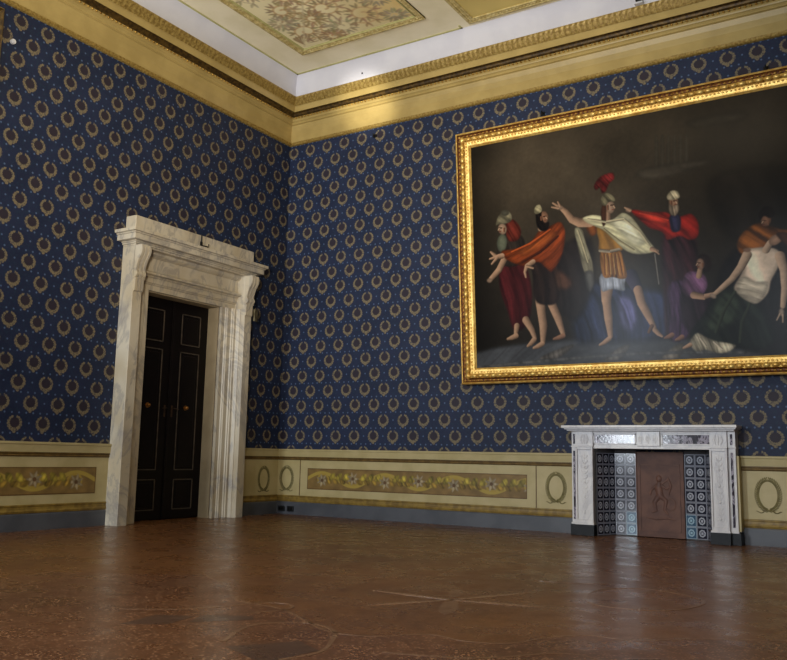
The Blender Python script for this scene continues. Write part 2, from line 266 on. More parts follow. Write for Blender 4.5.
class Mat:
    def __init__(s, name, rough=.6, metal=0, spec=.5):
        s.m = bpy.data.materials.new(name); s.m.use_nodes = True; s.nt = s.m.node_tree
        s.b = s.nt.nodes['Principled BSDF']; s.b.inputs['Roughness'].default_value = rough
        s.b.inputs['Metallic'].default_value = metal; s.b.inputs['Specular IOR Level'].default_value = spec
    def pos(s):
        g = s.nt.nodes.new('ShaderNodeNewGeometry'); x = s.nt.nodes.new('ShaderNodeSeparateXYZ')
        s.nt.links.new(g.outputs['Position'], x.inputs[0]); s.P = g.outputs['Position']
        return [E(s.nt, x.outputs[i]) for i in range(3)]
    def obj(s, sc=(1, 1, 1)):
        t = s.nt.nodes.new('ShaderNodeTexCoord'); m = s.nt.nodes.new('ShaderNodeMapping'); m.inputs['Scale'].default_value = sc
        s.nt.links.new(t.outputs['Object'], m.inputs[0]); return m.outputs[0]
    def noise(s, scale, detail=3, vec=None, rough=.55, dist=0):
        n = s.nt.nodes.new('ShaderNodeTexNoise'); n.inputs['Scale'].default_value = scale; n.inputs['Detail'].default_value = detail
        n.inputs['Roughness'].default_value = rough; n.inputs['Distortion'].default_value = dist
        s.nt.links.new(vec if vec is not None else s.obj(), n.inputs['Vector']); return E(s.nt, n.outputs['Fac'])
    def voro(s, scale, vec=None, feature='F1', out='Distance'):
        n = s.nt.nodes.new('ShaderNodeTexVoronoi'); n.feature = feature; n.inputs['Scale'].default_value = scale
        s.nt.links.new(vec if vec is not None else s.obj(), n.inputs['Vector']); return n.outputs[out]
    def mix(s, f, a, b):
        n = s.nt.nodes.new('ShaderNodeMix'); n.data_type = 'RGBA'
        if isinstance(f, E): s.nt.links.new(f.k, n.inputs[0])
        else: n.inputs[0].default_value = f
        for v, i in ((a, 6), (b, 7)):
            if isinstance(v, tuple): n.inputs[i].default_value = (*lin(v), 1)
            else: s.nt.links.new(v, n.inputs[i])
        return n.outputs[2]
    def color(s, c):
        if isinstance(c, tuple): s.b.inputs['Base Color'].default_value = (*lin(c), 1)
        else: s.nt.links.new(c, s.b.inputs['Base Color'])
        return s
    def set(s, name, e): s.nt.links.new(e.k, s.b.inputs[name]); return s
    def bump(s, e, strength=.2, dist=.01):
        n = s.nt.nodes.new('ShaderNodeBump'); n.inputs['Strength'].default_value = strength; n.inputs['Distance'].default_value = dist
        s.nt.links.new(e.k, n.inputs['Height']); s.nt.links.new(n.outputs[0], s.b.inputs['Normal']); return s

def worn(name, a, b, scale=6, rough=.6, metal=0, bump=.0, spec=.5, bs=None):
    m = Mat(name, rough, metal, spec); n = m.noise(scale, 4)
    m.color(m.mix(n.step(.35, .65), a, b))
    if bump: m.bump(m.noise(bs or scale*6, 3), bump)
    return m.m

CREAM = worn('cream_painted_wood', (186, 170, 124), (174, 158, 110), 3, .5)
CREAM_CORN = worn('ochre_painted_plaster', (180, 156, 96), (166, 143, 86), 2.5, .42, bump=.05)
GILT = worn('gilded_carving', (206, 164, 80), (140, 100, 38), 26, .4, .6, bump=.25)
GILT_DULL = worn('dull_cornice_gilding', (168, 142, 78), (132, 106, 50), 34, .45, .3, bump=.25)
GILT_BRIGHT = worn('bright_gilding', (238, 202, 116), (208, 160, 76), 14, .34, .5, bump=.2)
GILT_RED = worn('gilding_worn_to_red_bole', (128, 78, 30), (74, 34, 16), 26, .42, .5, bump=.25)
GOLD_PAINT = worn('dull_gold_painted_line', (142, 116, 50), (112, 88, 36), 12, .5)
BROWN_LINE = worn('brown_painted_line', (110, 84, 36), (88, 66, 26), 12, .55)  # plain brown line below the dado cap and at panel joints
SKIRTING = worn('grey_painted_skirting', (84, 86, 92), (72, 74, 80), 3, .45)
STUCCO = worn('white_plaster_cove', (206, 205, 212), (198, 197, 206), 2, .8)
CEIL_CREAM = worn('cream_painted_ceiling', (240, 230, 200), (230, 220, 186), 2.2, .8)
CEIL_LINE = worn('yellow_painted_line', (186, 180, 124), (172, 166, 108), 9, .8)
PLAIN = worn('plain_plaster', (104, 98, 90), (92, 86, 78), 2, .8)
STONE = worn('pale_stone_lining', (166, 150, 122), (152, 137, 110), 3, .5)
DOORWOOD = worn('near_black_varnished_wood', (13, 7, 6), (8, 4, 4), 5, .42, spec=.18)
DOORLINE = worn('pale_moulding_line', (84, 74, 62), (60, 52, 42), 10, .4)
BRASS = worn('old_brass', (170, 120, 60), (120, 80, 36), 10, .35, .8)
DARKBRASS = worn('dark_worn_brass', (84, 62, 44), (54, 40, 28), 10, .4, .6)
IRON = worn('dark_iron', (32, 30, 28), (20, 18, 17), 10, .45, .5)
BLACK_STONE = worn('black_stone', (17, 18, 20), (10, 11, 12), 6, .4, spec=.2)
BLACK_PLASTIC = worn('black_plastic', (16, 16, 17), (12, 12, 13), 6, .4)
BOARD = worn('red_brown_fireboard', (104, 68, 52), (84, 52, 40), 7, .6)
BOARD_RELIEF = worn('red_brown_relief', (112, 74, 58), (84, 54, 44), 9, .6)
WHITE_PL = worn('white_plastic', (214, 214, 218), (200, 200, 205), 6, .5)
GLASS = Mat('window_glass', .05); GLASS.b.inputs['Transmission Weight'].default_value = 1; GLASS = GLASS.m

def marble(name, base, tint, vein, amount=.75, sc=1.6, rough=.35):
    m = Mat(name, rough)
    w = m.nt.nodes.new('ShaderNodeTexNoise'); w.inputs['Scale'].default_value = sc; w.inputs['Detail'].default_value = 6
    w.inputs['Distortion'].default_value = 1.4; w.inputs['Roughness'].default_value = .62
    m.nt.links.new(m.obj((1, 1, .45)), w.inputs['Vector'])
    f = E(m.nt, w.outputs['Fac']); vein_f = (f-.5).op('ABSOLUTE').step(.045, .0)*amount
    c = m.mix(m.noise(1.1, 3).step(.4, .65), base, tint)
    c = m.mix(m.noise(3.2, 5, dist=.8).step(.52, .75)*.6, c, vein)
    m.color(m.mix(vein_f, c, vein)); m.bump(m.noise(30, 3), .06); return m.m
MARBLE = marble('veined_white_marble', (198, 188, 168), (182, 168, 142), (128, 124, 124), .5, 1.6)
MARBLE_W = marble('white_mantel_marble', (218, 214, 212), (206, 202, 202), (166, 164, 172), .35, 2.5, .3)
MARBLE_P = marble('purple_veined_inlay', (52, 42, 54), (36, 30, 44), (190, 182, 196), .8, 7, .12)

def wallpaper(name, axis, u0, du):
    m = Mat(name, .62, spec=.35); P = m.pos(); u = P[axis]-u0; v = P[2]-1.194; dv = .2308
    row = (v/dv+.5).op('FLOOR'); lv = v-row*dv; sh = row.op('FLOORED_MODULO', 2.0)*.5
    lu = ((u/du+sh+.5).op('FRACT')-.5)*du
    r = (lu*lu*1.02+lv*lv*1.1).op('SQRT')
    ang = lv.op('ARCTAN2', lu)
    leaf = (ang*16.0).op('SINE')*.0035
    half = (lv*-.055)+.0165+leaf
    ring = (r-.077).op('ABSOLUTE')-half
    ring = ring.step(.004, -.004)
    gap = (lu.op('ABSOLUTE').lt(.017))*(lv.gt(.04)); ring = ring*(gap*-1.0+1.0)
    bow = (lu*lu+(lv+.098)*(lv+.098)*1.4).op('SQRT').step(.024, .016)
    ring = ring.op('MAXIMUM', bow)
    inner = r.step(.064, .055)
    # little stars on a finer lattice
    ddu, ddv = du/4, dv/2
    r2 = (v/ddv+.5).op('FLOOR'); v2 = v-r2*ddv; u2 = ((u/ddu+r2.op('FLOORED_MODULO', 2.0)*.5+.5).op('FRACT')-.5)*ddu
    dots = (u2*u2+v2*v2).op('SQRT').step(.0145, .008)*r.step(.1, .112)
    cloth = m.noise(2.2, 4).step(.3, .7)
    base = m.mix(cloth, (22, 31, 58), (30, 39, 68))
    damask = m.noise(34, 3).step(.5, .62)*.35
    base = m.mix(damask, base, (26, 56, 72))
    c = m.mix(inner*.8, base, (46, 36, 42))
    c = m.mix(dots*.8, c, (84, 104, 138))
    c = m.mix(ring*m.noise(40, 2).step(.2, .6)*.82, c, (132, 118, 88))
    m.color(c); m.bump(ring+m.noise(150, 2)*.2, .12, .004)
    return m.m
WP_R = wallpaper('blue_wreath_wallpaper_on_right', 0, 4.129, .338)
WP_L = wallpaper('blue_wreath_wallpaper_on_left', 1, -4.586, .357)

# terrazzo floor
def terrazzo(name, a, b, chip, chipamt, rough=.24, vs=85):
    m = Mat(name, rough, spec=.4)
    big = m.noise(.9, 4).step(.35, .7); c = m.mix(big, a, b)
    v = m.nt.nodes.new('ShaderNodeTexVoronoi'); v.inputs['Scale'].default_value = vs; m.nt.links.new(m.obj(), v.inputs['Vector'])
    sx = m.nt.nodes.new('ShaderNodeSeparateColor'); m.nt.links.new(v.outputs['Color'], sx.inputs[0])
    rnd = E(m.nt, sx.outputs[0])
    size = E(m.nt, v.outputs['Distance']).lt(.42)
    c = m.mix(rnd.step(.6, .85)*size*chipamt, c, chip)
    c = m.mix(rnd.step(.25, .05)*size*.6, c, (38, 22, 14))
    c = m.mix(m.noise(7, 5).step(.5, .75)*.4, c, (58, 34, 22))
    m.color(c)
    m.set('Roughness', m.noise(3.5, 5).step(.3, .75)*.12+rough)
    m.bump(m.noise(3.0, 2), .03, .01)
    return m.m
FLOOR = terrazzo('brown_terrazzo', (109, 71, 40), (93, 59, 35), (156, 112, 70), .6)
FLOOR_C = terrazzo('coarse_red_terrazzo', (102, 66, 42), (84, 53, 35), (166, 124, 92), .95, vs=66)
INLAY = terrazzo('pale_terrazzo_inlay', (146, 112, 84), (126, 94, 70), (178, 150, 122), .8)
INLAY_D = terrazzo('dim_terrazzo_line', (122, 90, 64), (108, 78, 56), (150, 118, 90), .6)
INLAY_G = terrazzo('dark_grey_terrazzo', (84, 60, 46), (72, 52, 40), (90, 70, 56), .4)

def attr_mat(name, rough, spec=.5, bump=0):
    m = Mat(name, rough, spec=spec); a = m.nt.nodes.new('ShaderNodeAttribute'); a.attribute_name = 'paint'
    m.color(a.outputs['Color'])
    if bump: m.bump(m.noise(45, 4), bump, .004)
    return m.m
CANVAS = attr_mat('varnished_oil_painting', .23, .09, .14)
FRESCO = attr_mat('painted_ceiling_panel', .8, .3)
GRISAILLE = attr_mat('painted_dado_frieze', .5, .4)

# ------------------------------------------------------------------ a small raster painter
def vnoise(x, y, seed=0):
    xi = np.floor(x).astype(int); yi = np.floor(y).astype(int); fx = x-xi; fy = y-yi
    fx = fx*fx*(3-2*fx); fy = fy*fy*(3-2*fy)
    def h(a, b):
        n = (a*374761393+b*668265263+seed*974634777) & 0xffffffff
        n = ((n ^ (n >> 13))*1274126177) & 0xffffffff
        return ((n ^ (n >> 16)) & 0xffff)/65535.
    return (h(xi, yi)*(1-fx)+h(xi+1, yi)*fx)*(1-fy)+(h(xi, yi+1)*(1-fx)+h(xi+1, yi+1)*fx)*fy
def fbm(x, y, seed=0): return (vnoise(x, y, seed)+.5*vnoise(2*x, 2*y, seed+1)+.25*vnoise(4*x, 4*y, seed+2))/1.75
class Paint:
    def __init__(s, x0, y0, x1, y1, res, bg):
        s.nx = int(round((x1-x0)/res))+1; s.ny = int(round((y1-y0)/res))+1
        s.x = np.linspace(x0, x1, s.nx); s.y = np.linspace(y0, y1, s.ny)
        s.X, s.Y = np.meshgrid(s.x, s.y); s.I = np.zeros((s.ny, s.nx, 3))+np.array(bg, float)
    def win(s, a, b, c, d):
        i0, i1 = np.searchsorted(s.x, (a, c)); j0, j1 = np.searchsorted(s.y, (b, d)); return slice(j0, j1), slice(i0, i1)
    def over(s, w, m, col):
        s.I[w] = s.I[w]*(1-m[..., None])+np.asarray(col)*m[..., None]
    def poly(s, pts, col, soft=.012, ang=80, per=.08, amt=.25, smooth=True, seed=1):
        p = np.array(pts, float)
        if smooth:
            q = []; n = len(p)
            for i in range(n):
                a, b, c, d = p[i-1], p[i], p[(i+1) % n], p[(i+2) % n]
                for t in (0, .25, .5, .75):
                    q.append(.5*((2*b)+(c-a)*t+(2*a-5*b+4*c-d)*t*t+(3*b-a-3*c+d)*t**3))
            p = np.array(q)
        mg = soft*1.5; w = s.win(p[:, 0].min()-mg, p[:, 1].min()-mg, p[:, 0].max()+mg, p[:, 1].max()+mg)
        X, Y = s.X[w], s.Y[w]
        if X.size == 0: return
        ins = np.zeros(X.shape, bool); D = np.full(X.shape, 1e9)
        for i in range(len(p)):
            (ax, ay), (bx, by) = p[i-1], p[i]
            c = ((ay > Y) != (by > Y)); dy = by-ay if by != ay else 1e-9
            ins ^= c & (X < (bx-ax)*(Y-ay)/dy+ax)
            L = (bx-ax)**2+(by-ay)**2+1e-12; t = np.clip(((X-ax)*(bx-ax)+(Y-ay)*(by-ay))/L, 0, 1)
            D = np.minimum(D, (X-ax-t*(bx-ax))**2+(Y-ay-t*(by-ay))**2)
        D = np.sqrt(D)*np.where(ins, -1, 1); m = np.clip(.5-D/(2*soft)*1.0, 0, 1); m = m*m*(3-2*m)
        a = math.radians(ang); n = fbm(X*5, Y*5, seed)
        mx, my = p[:, 0].mean(), p[:, 1].mean(); u = (X-mx)*math.sin(a)+(Y-my)*math.cos(a); v = (X-mx)*math.cos(a)-(Y-my)*math.sin(a); pr = max(per, .01)
        u = u+.5*pr*(n-.5)+.35*v*v
        f1 = fbm(u/pr*1.5+50, v/(pr*7)+50, seed+3)-.5; f2 = np.abs(2*fbm(u/pr*.9+50, v/(pr*9)+50, seed+9)-1)
        sh = 1+amt*(2.6*f1+1.5*(f2-.28))+.2*(n-.5)
        edge = np.clip(-D/.05, 0, 1); sh *= .72+.28*edge
        s.over(w, m, np.clip(np.array(col, float)*sh[..., None], 0, 255))
    def limb(s, pts, col):
        R = max(p[2] for p in pts)*1.4; xs = [p[0] for p in pts]; ys = [p[1] for p in pts]
        w = s.win(min(xs)-R, min(ys)-R, max(xs)+R, max(ys)+R); X, Y = s.X[w], s.Y[w]
        if X.size == 0: return
        B = np.full(X.shape, -1e9); SH = np.ones(X.shape)
        for k in range(len(pts)-1):
            (ax, ay, ra), (bx, by, rb) = pts[k], pts[k+1]
            L = (bx-ax)**2+(by-ay)**2+1e-12; t = np.clip(((X-ax)*(bx-ax)+(Y-ay)*(by-ay))/L, 0, 1)
            dx, dy = X-ax-t*(bx-ax), Y-ay-t*(by-ay); r = ra+(rb-ra)*t; d = np.sqrt(dx*dx+dy*dy); ll = math.sqrt(L)
            nx, ny = -(by-ay)/ll, (bx-ax)/ll
            if nx > 0: nx, ny = -nx, -ny
            q = np.clip((dx*nx+dy*ny)/r, -1.1, 1.1); sh = .88+.30*q-.18*q*q
            take = (r-d) > B; SH = np.where(take, sh, SH); B = np.where(take, r-d, B)
        SH = SH*(1+.14*(fbm(X*9, Y*9, 3)-.5))
        s.over(w, np.clip(B/.010+.5, 0, 1), np.clip(np.array(col, float)*SH[..., None]*np.array((1.0, .97, .94)), 0, 255))
    def stroke(s, pts, r, col, amt=1.):
        pts = [tuple(p) for p in pts]
        for k in range(len(pts)-1):
            (ax, ay), (bx, by) = pts[k], pts[k+1]; R = r*1.5+.01
            w = s.win(min(ax, bx)-R, min(ay, by)-R, max(ax, bx)+R, max(ay, by)+R); X, Y = s.X[w], s.Y[w]
            if X.size == 0: continue
            L = (bx-ax)**2+(by-ay)**2+1e-12; t = np.clip(((X-ax)*(bx-ax)+(Y-ay)*(by-ay))/L, 0, 1)
            d = np.hypot(X-ax-t*(bx-ax), Y-ay-t*(by-ay)); s.over(w, np.clip((r-d)/.012+.5, 0, 1)*amt, np.array(col, float))
    def mesh(s, name, mat, fn, parent=None):
        me = bpy.data.meshes.new(name); n = s.nx*s.ny
        co = np.array(fn(s.X.ravel(), s.Y.ravel())).T.astype(np.float32)
        me.vertices.add(n); me.vertices.foreach_set('co', co.ravel())
        i, j = np.meshgrid(np.arange(s.nx-1), np.arange(s.ny-1)); a = (j*s.nx+i).ravel()
        q = np.stack([a, a+1, a+1+s.nx, a+s.nx], 1).astype(np.int32)
        me.loops.add(q.size); me.polygons.add(len(q)); me.loops.foreach_set('vertex_index', q.ravel())
        me.polygons.foreach_set('loop_start', np.arange(0, q.size, 4, dtype=np.int32)); me.update(calc_edges=True)
        at = me.color_attributes.new('paint', 'FLOAT_COLOR', 'POINT')
        c = np.clip(s.I.reshape(-1, 3)/255, 0, 1); c = np.where(c <= .04045, c/12.92, ((c+.055)/1.055)**2.4)
        at.data.foreach_set('color', np.hstack([c, np.ones((n, 1))]).astype(np.float32).ravel())
        me.materials.append(mat); o = bpy.data.objects.new(name, me); COL.objects.link(o)
        if parent: o.parent = parent
        return o

# ------------------------------------------------------------------ room shell
RX, RY, HC, HP, HR = 12.5, -14.0, 6.9, 5.93, .985      # room size, ceiling, wallpaper top, dado top
DY0, DY1, DZ = -2.84, -1.47, 3.01                       # door opening
FX0, FX1, FZ = 5.16, 6.50, 1.07                        # fireplace opening
struct(MB().box(-.6, RY-.4, -.1, RX+.4, .6, 0).build('floor', FLOOR))
w = MB()
w.box(-.6, RY-.3, 0, 0, DY0, HC+.1).box(-.6, DY1, 0, 0, .6, HC+.1).box(-.6, DY0, DZ, 0, DY1, HC+.1)
struct(w.build('wall_left', WP_L))
w = MB()
w.box(0, 0, 0, FX0, .6, HC+.1).box(FX1, 0, 0, RX, .6, HC+.1).box(FX0, 0, FZ, FX1, .6, HC+.1).box(FX0, .42, 0, FX1, .6, FZ)
struct(w.build('wall_right', WP_R))
struct(MB().box(RX, RY-.3, 0, RX+.3, .6, HC+.1).build('wall_east', PLAIN))
WINS = [(.9, 2.3), (5.2, 6.6), (9.6, 11.0)]; WZ0, WZ1 = 1.0, 4.6
w = MB(); xs = [0]+[v for p in WINS for v in p]+[RX]
for i in range(0, len(xs), 2): w.box(xs[i], RY-.3, 0, xs[i+1], RY, HC+.1)
for a, b in WINS: w.box(a, RY-.3, 0, b, RY, WZ0); w.box(a, RY-.3, WZ1, b, RY, HC+.1)
struct(w.build('wall_back', PLAIN))
for k, (a, b) in enumerate(WINS):
    f = MB()
    for x in (a, (a+b)/2-.03, b-.06): f.box(x, RY-.2, WZ0, x+.06, RY-.12, WZ1)
    for i in range(5): z = WZ0+(WZ1-WZ0-.06)*i/4; f.box(a, RY-.2, z, b, RY-.12, z+.06)
    fo = struct(f.build('window_%d' % (k+1), WHITE_PL))
    MB().box(a, RY-.165, WZ0, b, RY-.16, WZ1).build('pane', GLASS, fo)

# ---- skirting, dado (the right wall: runs along x; the left wall: runs along -y)
def RW(s, d, z): return (s, -d, z)            # s along wall, d out of the wall
def LW(s, d, z): return (d, -s, z)
def runs_profile(fn, prof, spans, mat, name, n=1, mod=None, parent=None, smooth=False, mitre=True, close=True):
    """sweep closed profile [(d,z)] along spans of s"""
    m = MB(); k = len(prof)
    for s0, s1 in spans:
        st = []
        for i in range(n+1):
            t = i/n; ring = []
            for j, (d, z) in enumerate(prof):
                a = s0 + (d if (mitre and s0 == 0) else 0); s = a+(s1-a)*t
                dd, zz = (d, z) if mod is None else mod(j, s, d, z)
                ring.append(fn(s, dd, zz))
            st.append(ring)
        vs = [v for r in st for v in r]; fs = [tuple(range(k)), tuple(range(len(vs)-k, len(vs)))]
        for i in range(n):
            for j in range(k): fs.append((i*k+j, i*k+(j+1) % k, (i+1)*k+(j+1) % k, (i+1)*k+j))
        m.add(vs, fs)
    return m.build(name, mat, parent, smooth=smooth)

base_prof = [(0, 0), (.022, 0), (.022, .175), (.016, .19), (0, .19)]
gold_prof = [(0, .19), (.020, .192), (.026, .215), (.018, .235), (.016, .262), (.022, .27), (.022, .285), (0, .29)]
field_prof = [(0, .285), (.008, .285), (.008, .825), (0, .825)]
line_prof = [(0, .82), (.012, .822), (.026, .835), (.02, .852), (.03, .86), (.03, .872), (0, .875)]
cap_prof = [(0, .872), (.034, .874), (.036, .9), (.042, .955), (.05, .965), (.05, .985), (0, .99)]
R_SP = [(0, 4.9), (6.72, RX)]; L_SP = [(0, .92), (3.26, -RY)]
num = 1
def trim(fn, prof, sp, mat):
    global num
    o = struct(runs_profile(fn, prof, sp, mat, 'trim_%d' % num)); num += 1; return o
struct(runs_profile(RW, base_prof, R_SP, SKIRTING, 'baseboard_right'))
struct(runs_profile(LW, base_prof, L_SP, SKIRTING, 'baseboard_left'))
for fn, sp in ((RW, R_SP), (LW, L_SP)):
    trim(fn, gold_prof, sp, GOLD_PAINT); fld = trim(fn, field_prof, sp, CREAM); trim(fn, line_prof, sp, BROWN_LINE); trim(fn, cap_prof, sp, CREAM)
    # dividing grooves / raised fillets of the panels
    m = MB()
    for s in ([.44, 4.30, 7.42] if fn is RW else [3.40]):
        for q in (s,):
            a = fn(q, .006, .29); b = fn(q+.012, .0125, .822); m.box(*a, *b)
    if fn is RW: m.build('panel_joint', BROWN_LINE, fld)

def scroll_strip(s0, s1, fn, parent, seed, zz=(.392, .705)):
    h = zz[1]-zz[0]; P_ = Paint(0, 0, s1-s0, h, .0085, (126, 100, 56))
    n = fbm(P_.X*11, P_.Y*13, seed); P_.I *= (.82+.36*n)[..., None]
    L = s1-s0; per = .56; k = int(L/per)+2; yc = h/2
    wave = [(x, yc+h*.3*math.sin(x/per*PI)) for x in np.arange(0, L, .02)]
    P_.stroke(wave, .022, (170, 146, 66))
    for i in range(k):
        cx = (i+.5)*per; sg = 1 if i % 2 == 0 else -1; cy = yc-sg*h*.06
        sp = [(cx+(.115-.016*t)*math.cos(t*1.05)*1.1, cy+sg*(.115-.016*t)*math.sin(t*1.05)) for t in np.arange(0, 6, .2)]
        P_.stroke(sp, .013, (164, 138, 60))
        for a in range(7):
            t = a/7*2*PI; P_.poly([(cx+.105*math.cos(t+b)*q, cy+.095*math.sin(t+b)*q) for b, q in ((-.4, .5), (0, 1.05), (.4, .5), (0, .15))], (182, 164, 130), .008, 80, .05, .2, seed=a)
        P_.poly([(cx+.024*math.cos(a), cy+.024*math.sin(a)) for a in np.arange(0, 6.2, 1.05)], (120, 84, 48), .006, 80, 1, 0)
        for a in range(6):      # acanthus leaves between flowers
            bx = cx+per/2+(a-2.5)*.062; by = yc+(h*.25 if a % 2 else -h*.2)
            P_.poly([(bx-.05, yc), (bx-.02, by), (bx+.05, by*1.05), (bx+.035, yc)], (170, 150, 58) if a % 2 else (152, 122, 50), .012, 60, .04, .35, seed=a+i)
    P_.stroke([(0, .004), (L, .004)], .006, (84, 58, 24)); P_.stroke([(0, h-.004), (L, h-.004)], .006, (84, 58, 24))
    P_.stroke([(.003, 0), (.003, h)], .006, (84, 58, 24)); P_.stroke([(L-.003, 0), (L-.003, h)], .006, (84, 58, 24))
    P_.mesh('painted_frieze', GRISAILLE, lambda X, Y: fn(s0+X, np.zeros_like(X)+.0105, zz[0]+Y), parent)
def RWn(s, d, z): return (s, -d, z)
def LWn(s, d, z): return (d, -s, z)
rf = bpy.data.objects['trim_2']; lf = bpy.data.objects['trim_6']
scroll_strip(.59, 4.18, RWn, rf, 3); scroll_strip(3.445, 7.04, LWn, lf, 8)
scroll_strip(7.55, 11.1, RWn, rf, 5)
WREATH_D = worn('painted_wreath_olive', (126, 116, 70), (100, 90, 50), 30, .6)
WREATH_L = worn('painted_oval_field', (180, 170, 126), (172, 162, 118), 5, .6)
def wreath(fn, s, z, parent, rx=.115, rz=.165):
    m = MB()
    for i in range(44):       # two branches of leaves from the bottom
        sg = 1 if i % 2 else -1; t = -PI/2+sg*(i//2)/22*PI*.97
        for out in (1, -1):
            x, y = rx*math.cos(t), rz*math.sin(t); tx, ty = -rx*math.sin(t)*sg, rz*math.cos(t)*sg
            L = math.hypot(tx, ty); tx, ty = tx/L, ty/L; nx, ny = ty*sg, -tx*sg
            ax, ay = x+tx*.036+nx*.030*out, y+ty*.036+ny*.030*out
            px, py = nx*.010, ny*.010
            ex, ey = ax-x, ay-y; le = math.hypot(ex, ey); wx, wy = -ey/le*.0085, ex/le*.0085
            q0, q1, q2, q3 = (x, y), (x+ex*.5+wx, y+ey*.5+wy), (ax, ay), (x+ex*.5-wx, y+ey*.5-wy)
            m.add([fn(s+p_, .0105, z+q_) for p_, q_ in (q0, q1, q2, q3)]+[fn(s+x+ex*.5, .014, z+y+ey*.5)], [(0, 1, 4), (1, 2, 4), (2, 3, 4), (3, 0, 4)])
    ring = [(s+rx*math.cos(t), z+rz*math.sin(t)) for t in np.linspace(-PI/2, 3*PI/2, 41)]
    m.tube([fn(a, .0095, b) for a, b in ring], .004, 5)
    for sg in (1, -1):       # ribbon
        m.tube([fn(s+sg*q, .0095, z-rz-.012+.012*math.sin(q*60)-.1*q) for q in np.linspace(0, .135, 10)], [.007, .008, .006, .007, .008, .006, .006, .007, .006, .002], 5)
    m.build('painted_wreath', WREATH_D, parent)
wreath(RWn, .185, .545, rf); wreath(RWn, 4.575, .555, rf, .118, .168); wreath(RWn, 7.07, .56, rf, .118, .168)
wreath(LWn, .34, .535, lf)

# ---- cornice
corn_prof = [(0, 5.985), (.014, 5.995), (.018, 6.12), (.03, 6.2), (.055, 6.262), (.085, 6.27), (.085, 6.285), (.10, 6.30), (.115, 6.305), (.12, 6.32), (.12, 6.34), (.15, 6.352), (.16, 6.385), (.20, 6.40), (.285, 6.405), (.285, 6.372), (.30, 6.368), (.305, 6.462), (.32, 6.468), (.33, 6.50), (.375, 6.55), (.385, 6.575), (0, 6.575)]
cove_prof = [(0, 6.575), (.372, 6.575), (.374, 6.66), (.385, 6.76), (.42, 6.85), (.47, 6.899), (0, 6.899)]
strip_prof = [(0, 5.93), (.02, 5.93), (.034, 5.94), (.03, 5.955), (.034, 5.985), (0, 5.99)]
DARKG = worn('dark_gilt_and_bed_shade', (96, 72, 28), (56, 40, 16), 20, .5, .4, bump=.2)  # dark gilt; on the bed moulding it paints in the corona's shade
for fn, L, nm in ((RW, RX, 'right'), (LW, -RY, 'left')):
    c = struct(runs_profile(fn, corn_prof, [(0, L)], CREAM_CORN, 'trim_%d' % num, smooth=False)); num += 1
    struct(runs_profile(fn, cove_prof, [(0, L)], STUCCO, 'trim_%d' % num, smooth=True)); num += 1
    def rope(j, s, d, z): return (d+(.006*math.sin(s*2*PI/.055+z*90) if j in (2, 3, 4) else 0), z)
    runs_profile(fn, strip_prof, [(0, L)], GILT_DULL, 'gilt_rope_band', 640, rope, c, True)
    # leaf band near the top: ovolo modulated into leaves
    lp = [(.315, 6.463), (.322, 6.462), (.336, 6.478), (.352, 6.50), (.372, 6.528), (.392, 6.548), (.396, 6.574), (.36, 6.574)]
    def leaf(j, s, d, z):
        a = abs(math.sin(s*PI/.075)); return (d+(.006*a-.002 if 2 <= j <= 5 else 0), z-(.006*a if 1 <= j <= 4 else 0))
    runs_profile(fn, lp, [(0, L)], GILT_DULL, 'gilt_leaf_band', 1300, leaf, c, True)
    # bed moulding, corona shade put into its dark colour, with a row of beads
    bp = [(.155, 6.352), (.17, 6.352), (.19, 6.362), (.20, 6.385), (.215, 6.398), (.284, 6.403), (.284, 6.405), (.155, 6.40)]
    runs_profile(fn, bp, [(0, L)], DARKG, 'bed_moulding', 1, None, c)
    m = MB(); s = .2
    while s < min(L, 9.5):
        m.sphere(fn(s, .142, 6.347), (.017, .017, .015), 6, 4); s += .062
        
    m.build('bead_row', GILT, c, smooth=True, angle=80)

# ---- ceiling
A0, A1 = .95, 1.06
ce = struct(MB().box(0, RY, 6.9, RX, 0, 7.0).build('ceiling', CEIL_CREAM))
m = MB()
m.box(.47, -.47, 6.892, .50, RY, 6.9).box(.47, -.47, 6.892, 3.43, -.50, 6.9).box(3.40, -.47, 6.892, 3.43, -.56, 6.9)
m.build('yellow_line', CEIL_LINE, ce)
CEIL_GILT = worn('painted_gilt_ceiling_moulding', (206, 190, 134), (172, 152, 94), 18, .65, bump=.2)
def frame_rect(x0, y0, x1, y1, w_, mat, name, zt=6.9, zb=6.868, dent=True):
    m = MB()
    m.box(x0, y0, zb+.012, x1, y0+w_, zt).box(x0, y1-w_, zb+.012, x1, y1, zt).box(x0, y0+w_, zb+.012, x0+w_, y1-w_, zt).box(x1-w_, y0+w_, zb+.012, x1, y1-w_, zt)
    k = w_*.35; 
    m.box(x0, y0, zb, x1, y0+k, zt).box(x0, y1-k, zb, x1, y1, zt).box(x0, y0+k, zb, x0+k, y1-k, zt).box(x1-k, y0+k, zb, x1, y1-k, zt)
    if dent:
        q = x0+k
        while q < x1-k:
            for yy in (y0+k*1.4, y1-k*1.4-.02): m.box(q, yy, zb+.004, q+.03, yy+.02, zt)
            q += .05
        q = y0+k
        while q < y1-k:
            for xx in (x0+k*1.4, x1-k*1.4-.02): m.box(xx, q, zb+.004, xx+.02, q+.03, zt)
            q += .05
    return m.build(name, mat, ce)
px0, py0, px1, py1 = .98, -4.6, 3.12, -.99
frame_rect(px0, py0, px1, py1, .085, CEIL_GILT, 'gilt_moulding')
frame_rect(px0+.10, py0+.10, px1-.10, py1-.10, .022, CEIL_LINE, 'inner_line', zb=6.88, dent=False)
fx = Paint(px0+.085, py0+.085, px1-.085, py1-.085, .012, (232, 220, 178))
n = fbm(fx.X*1.6, fx.Y*1.6, 3); fx.I *= (.9+.2*n)[..., None]
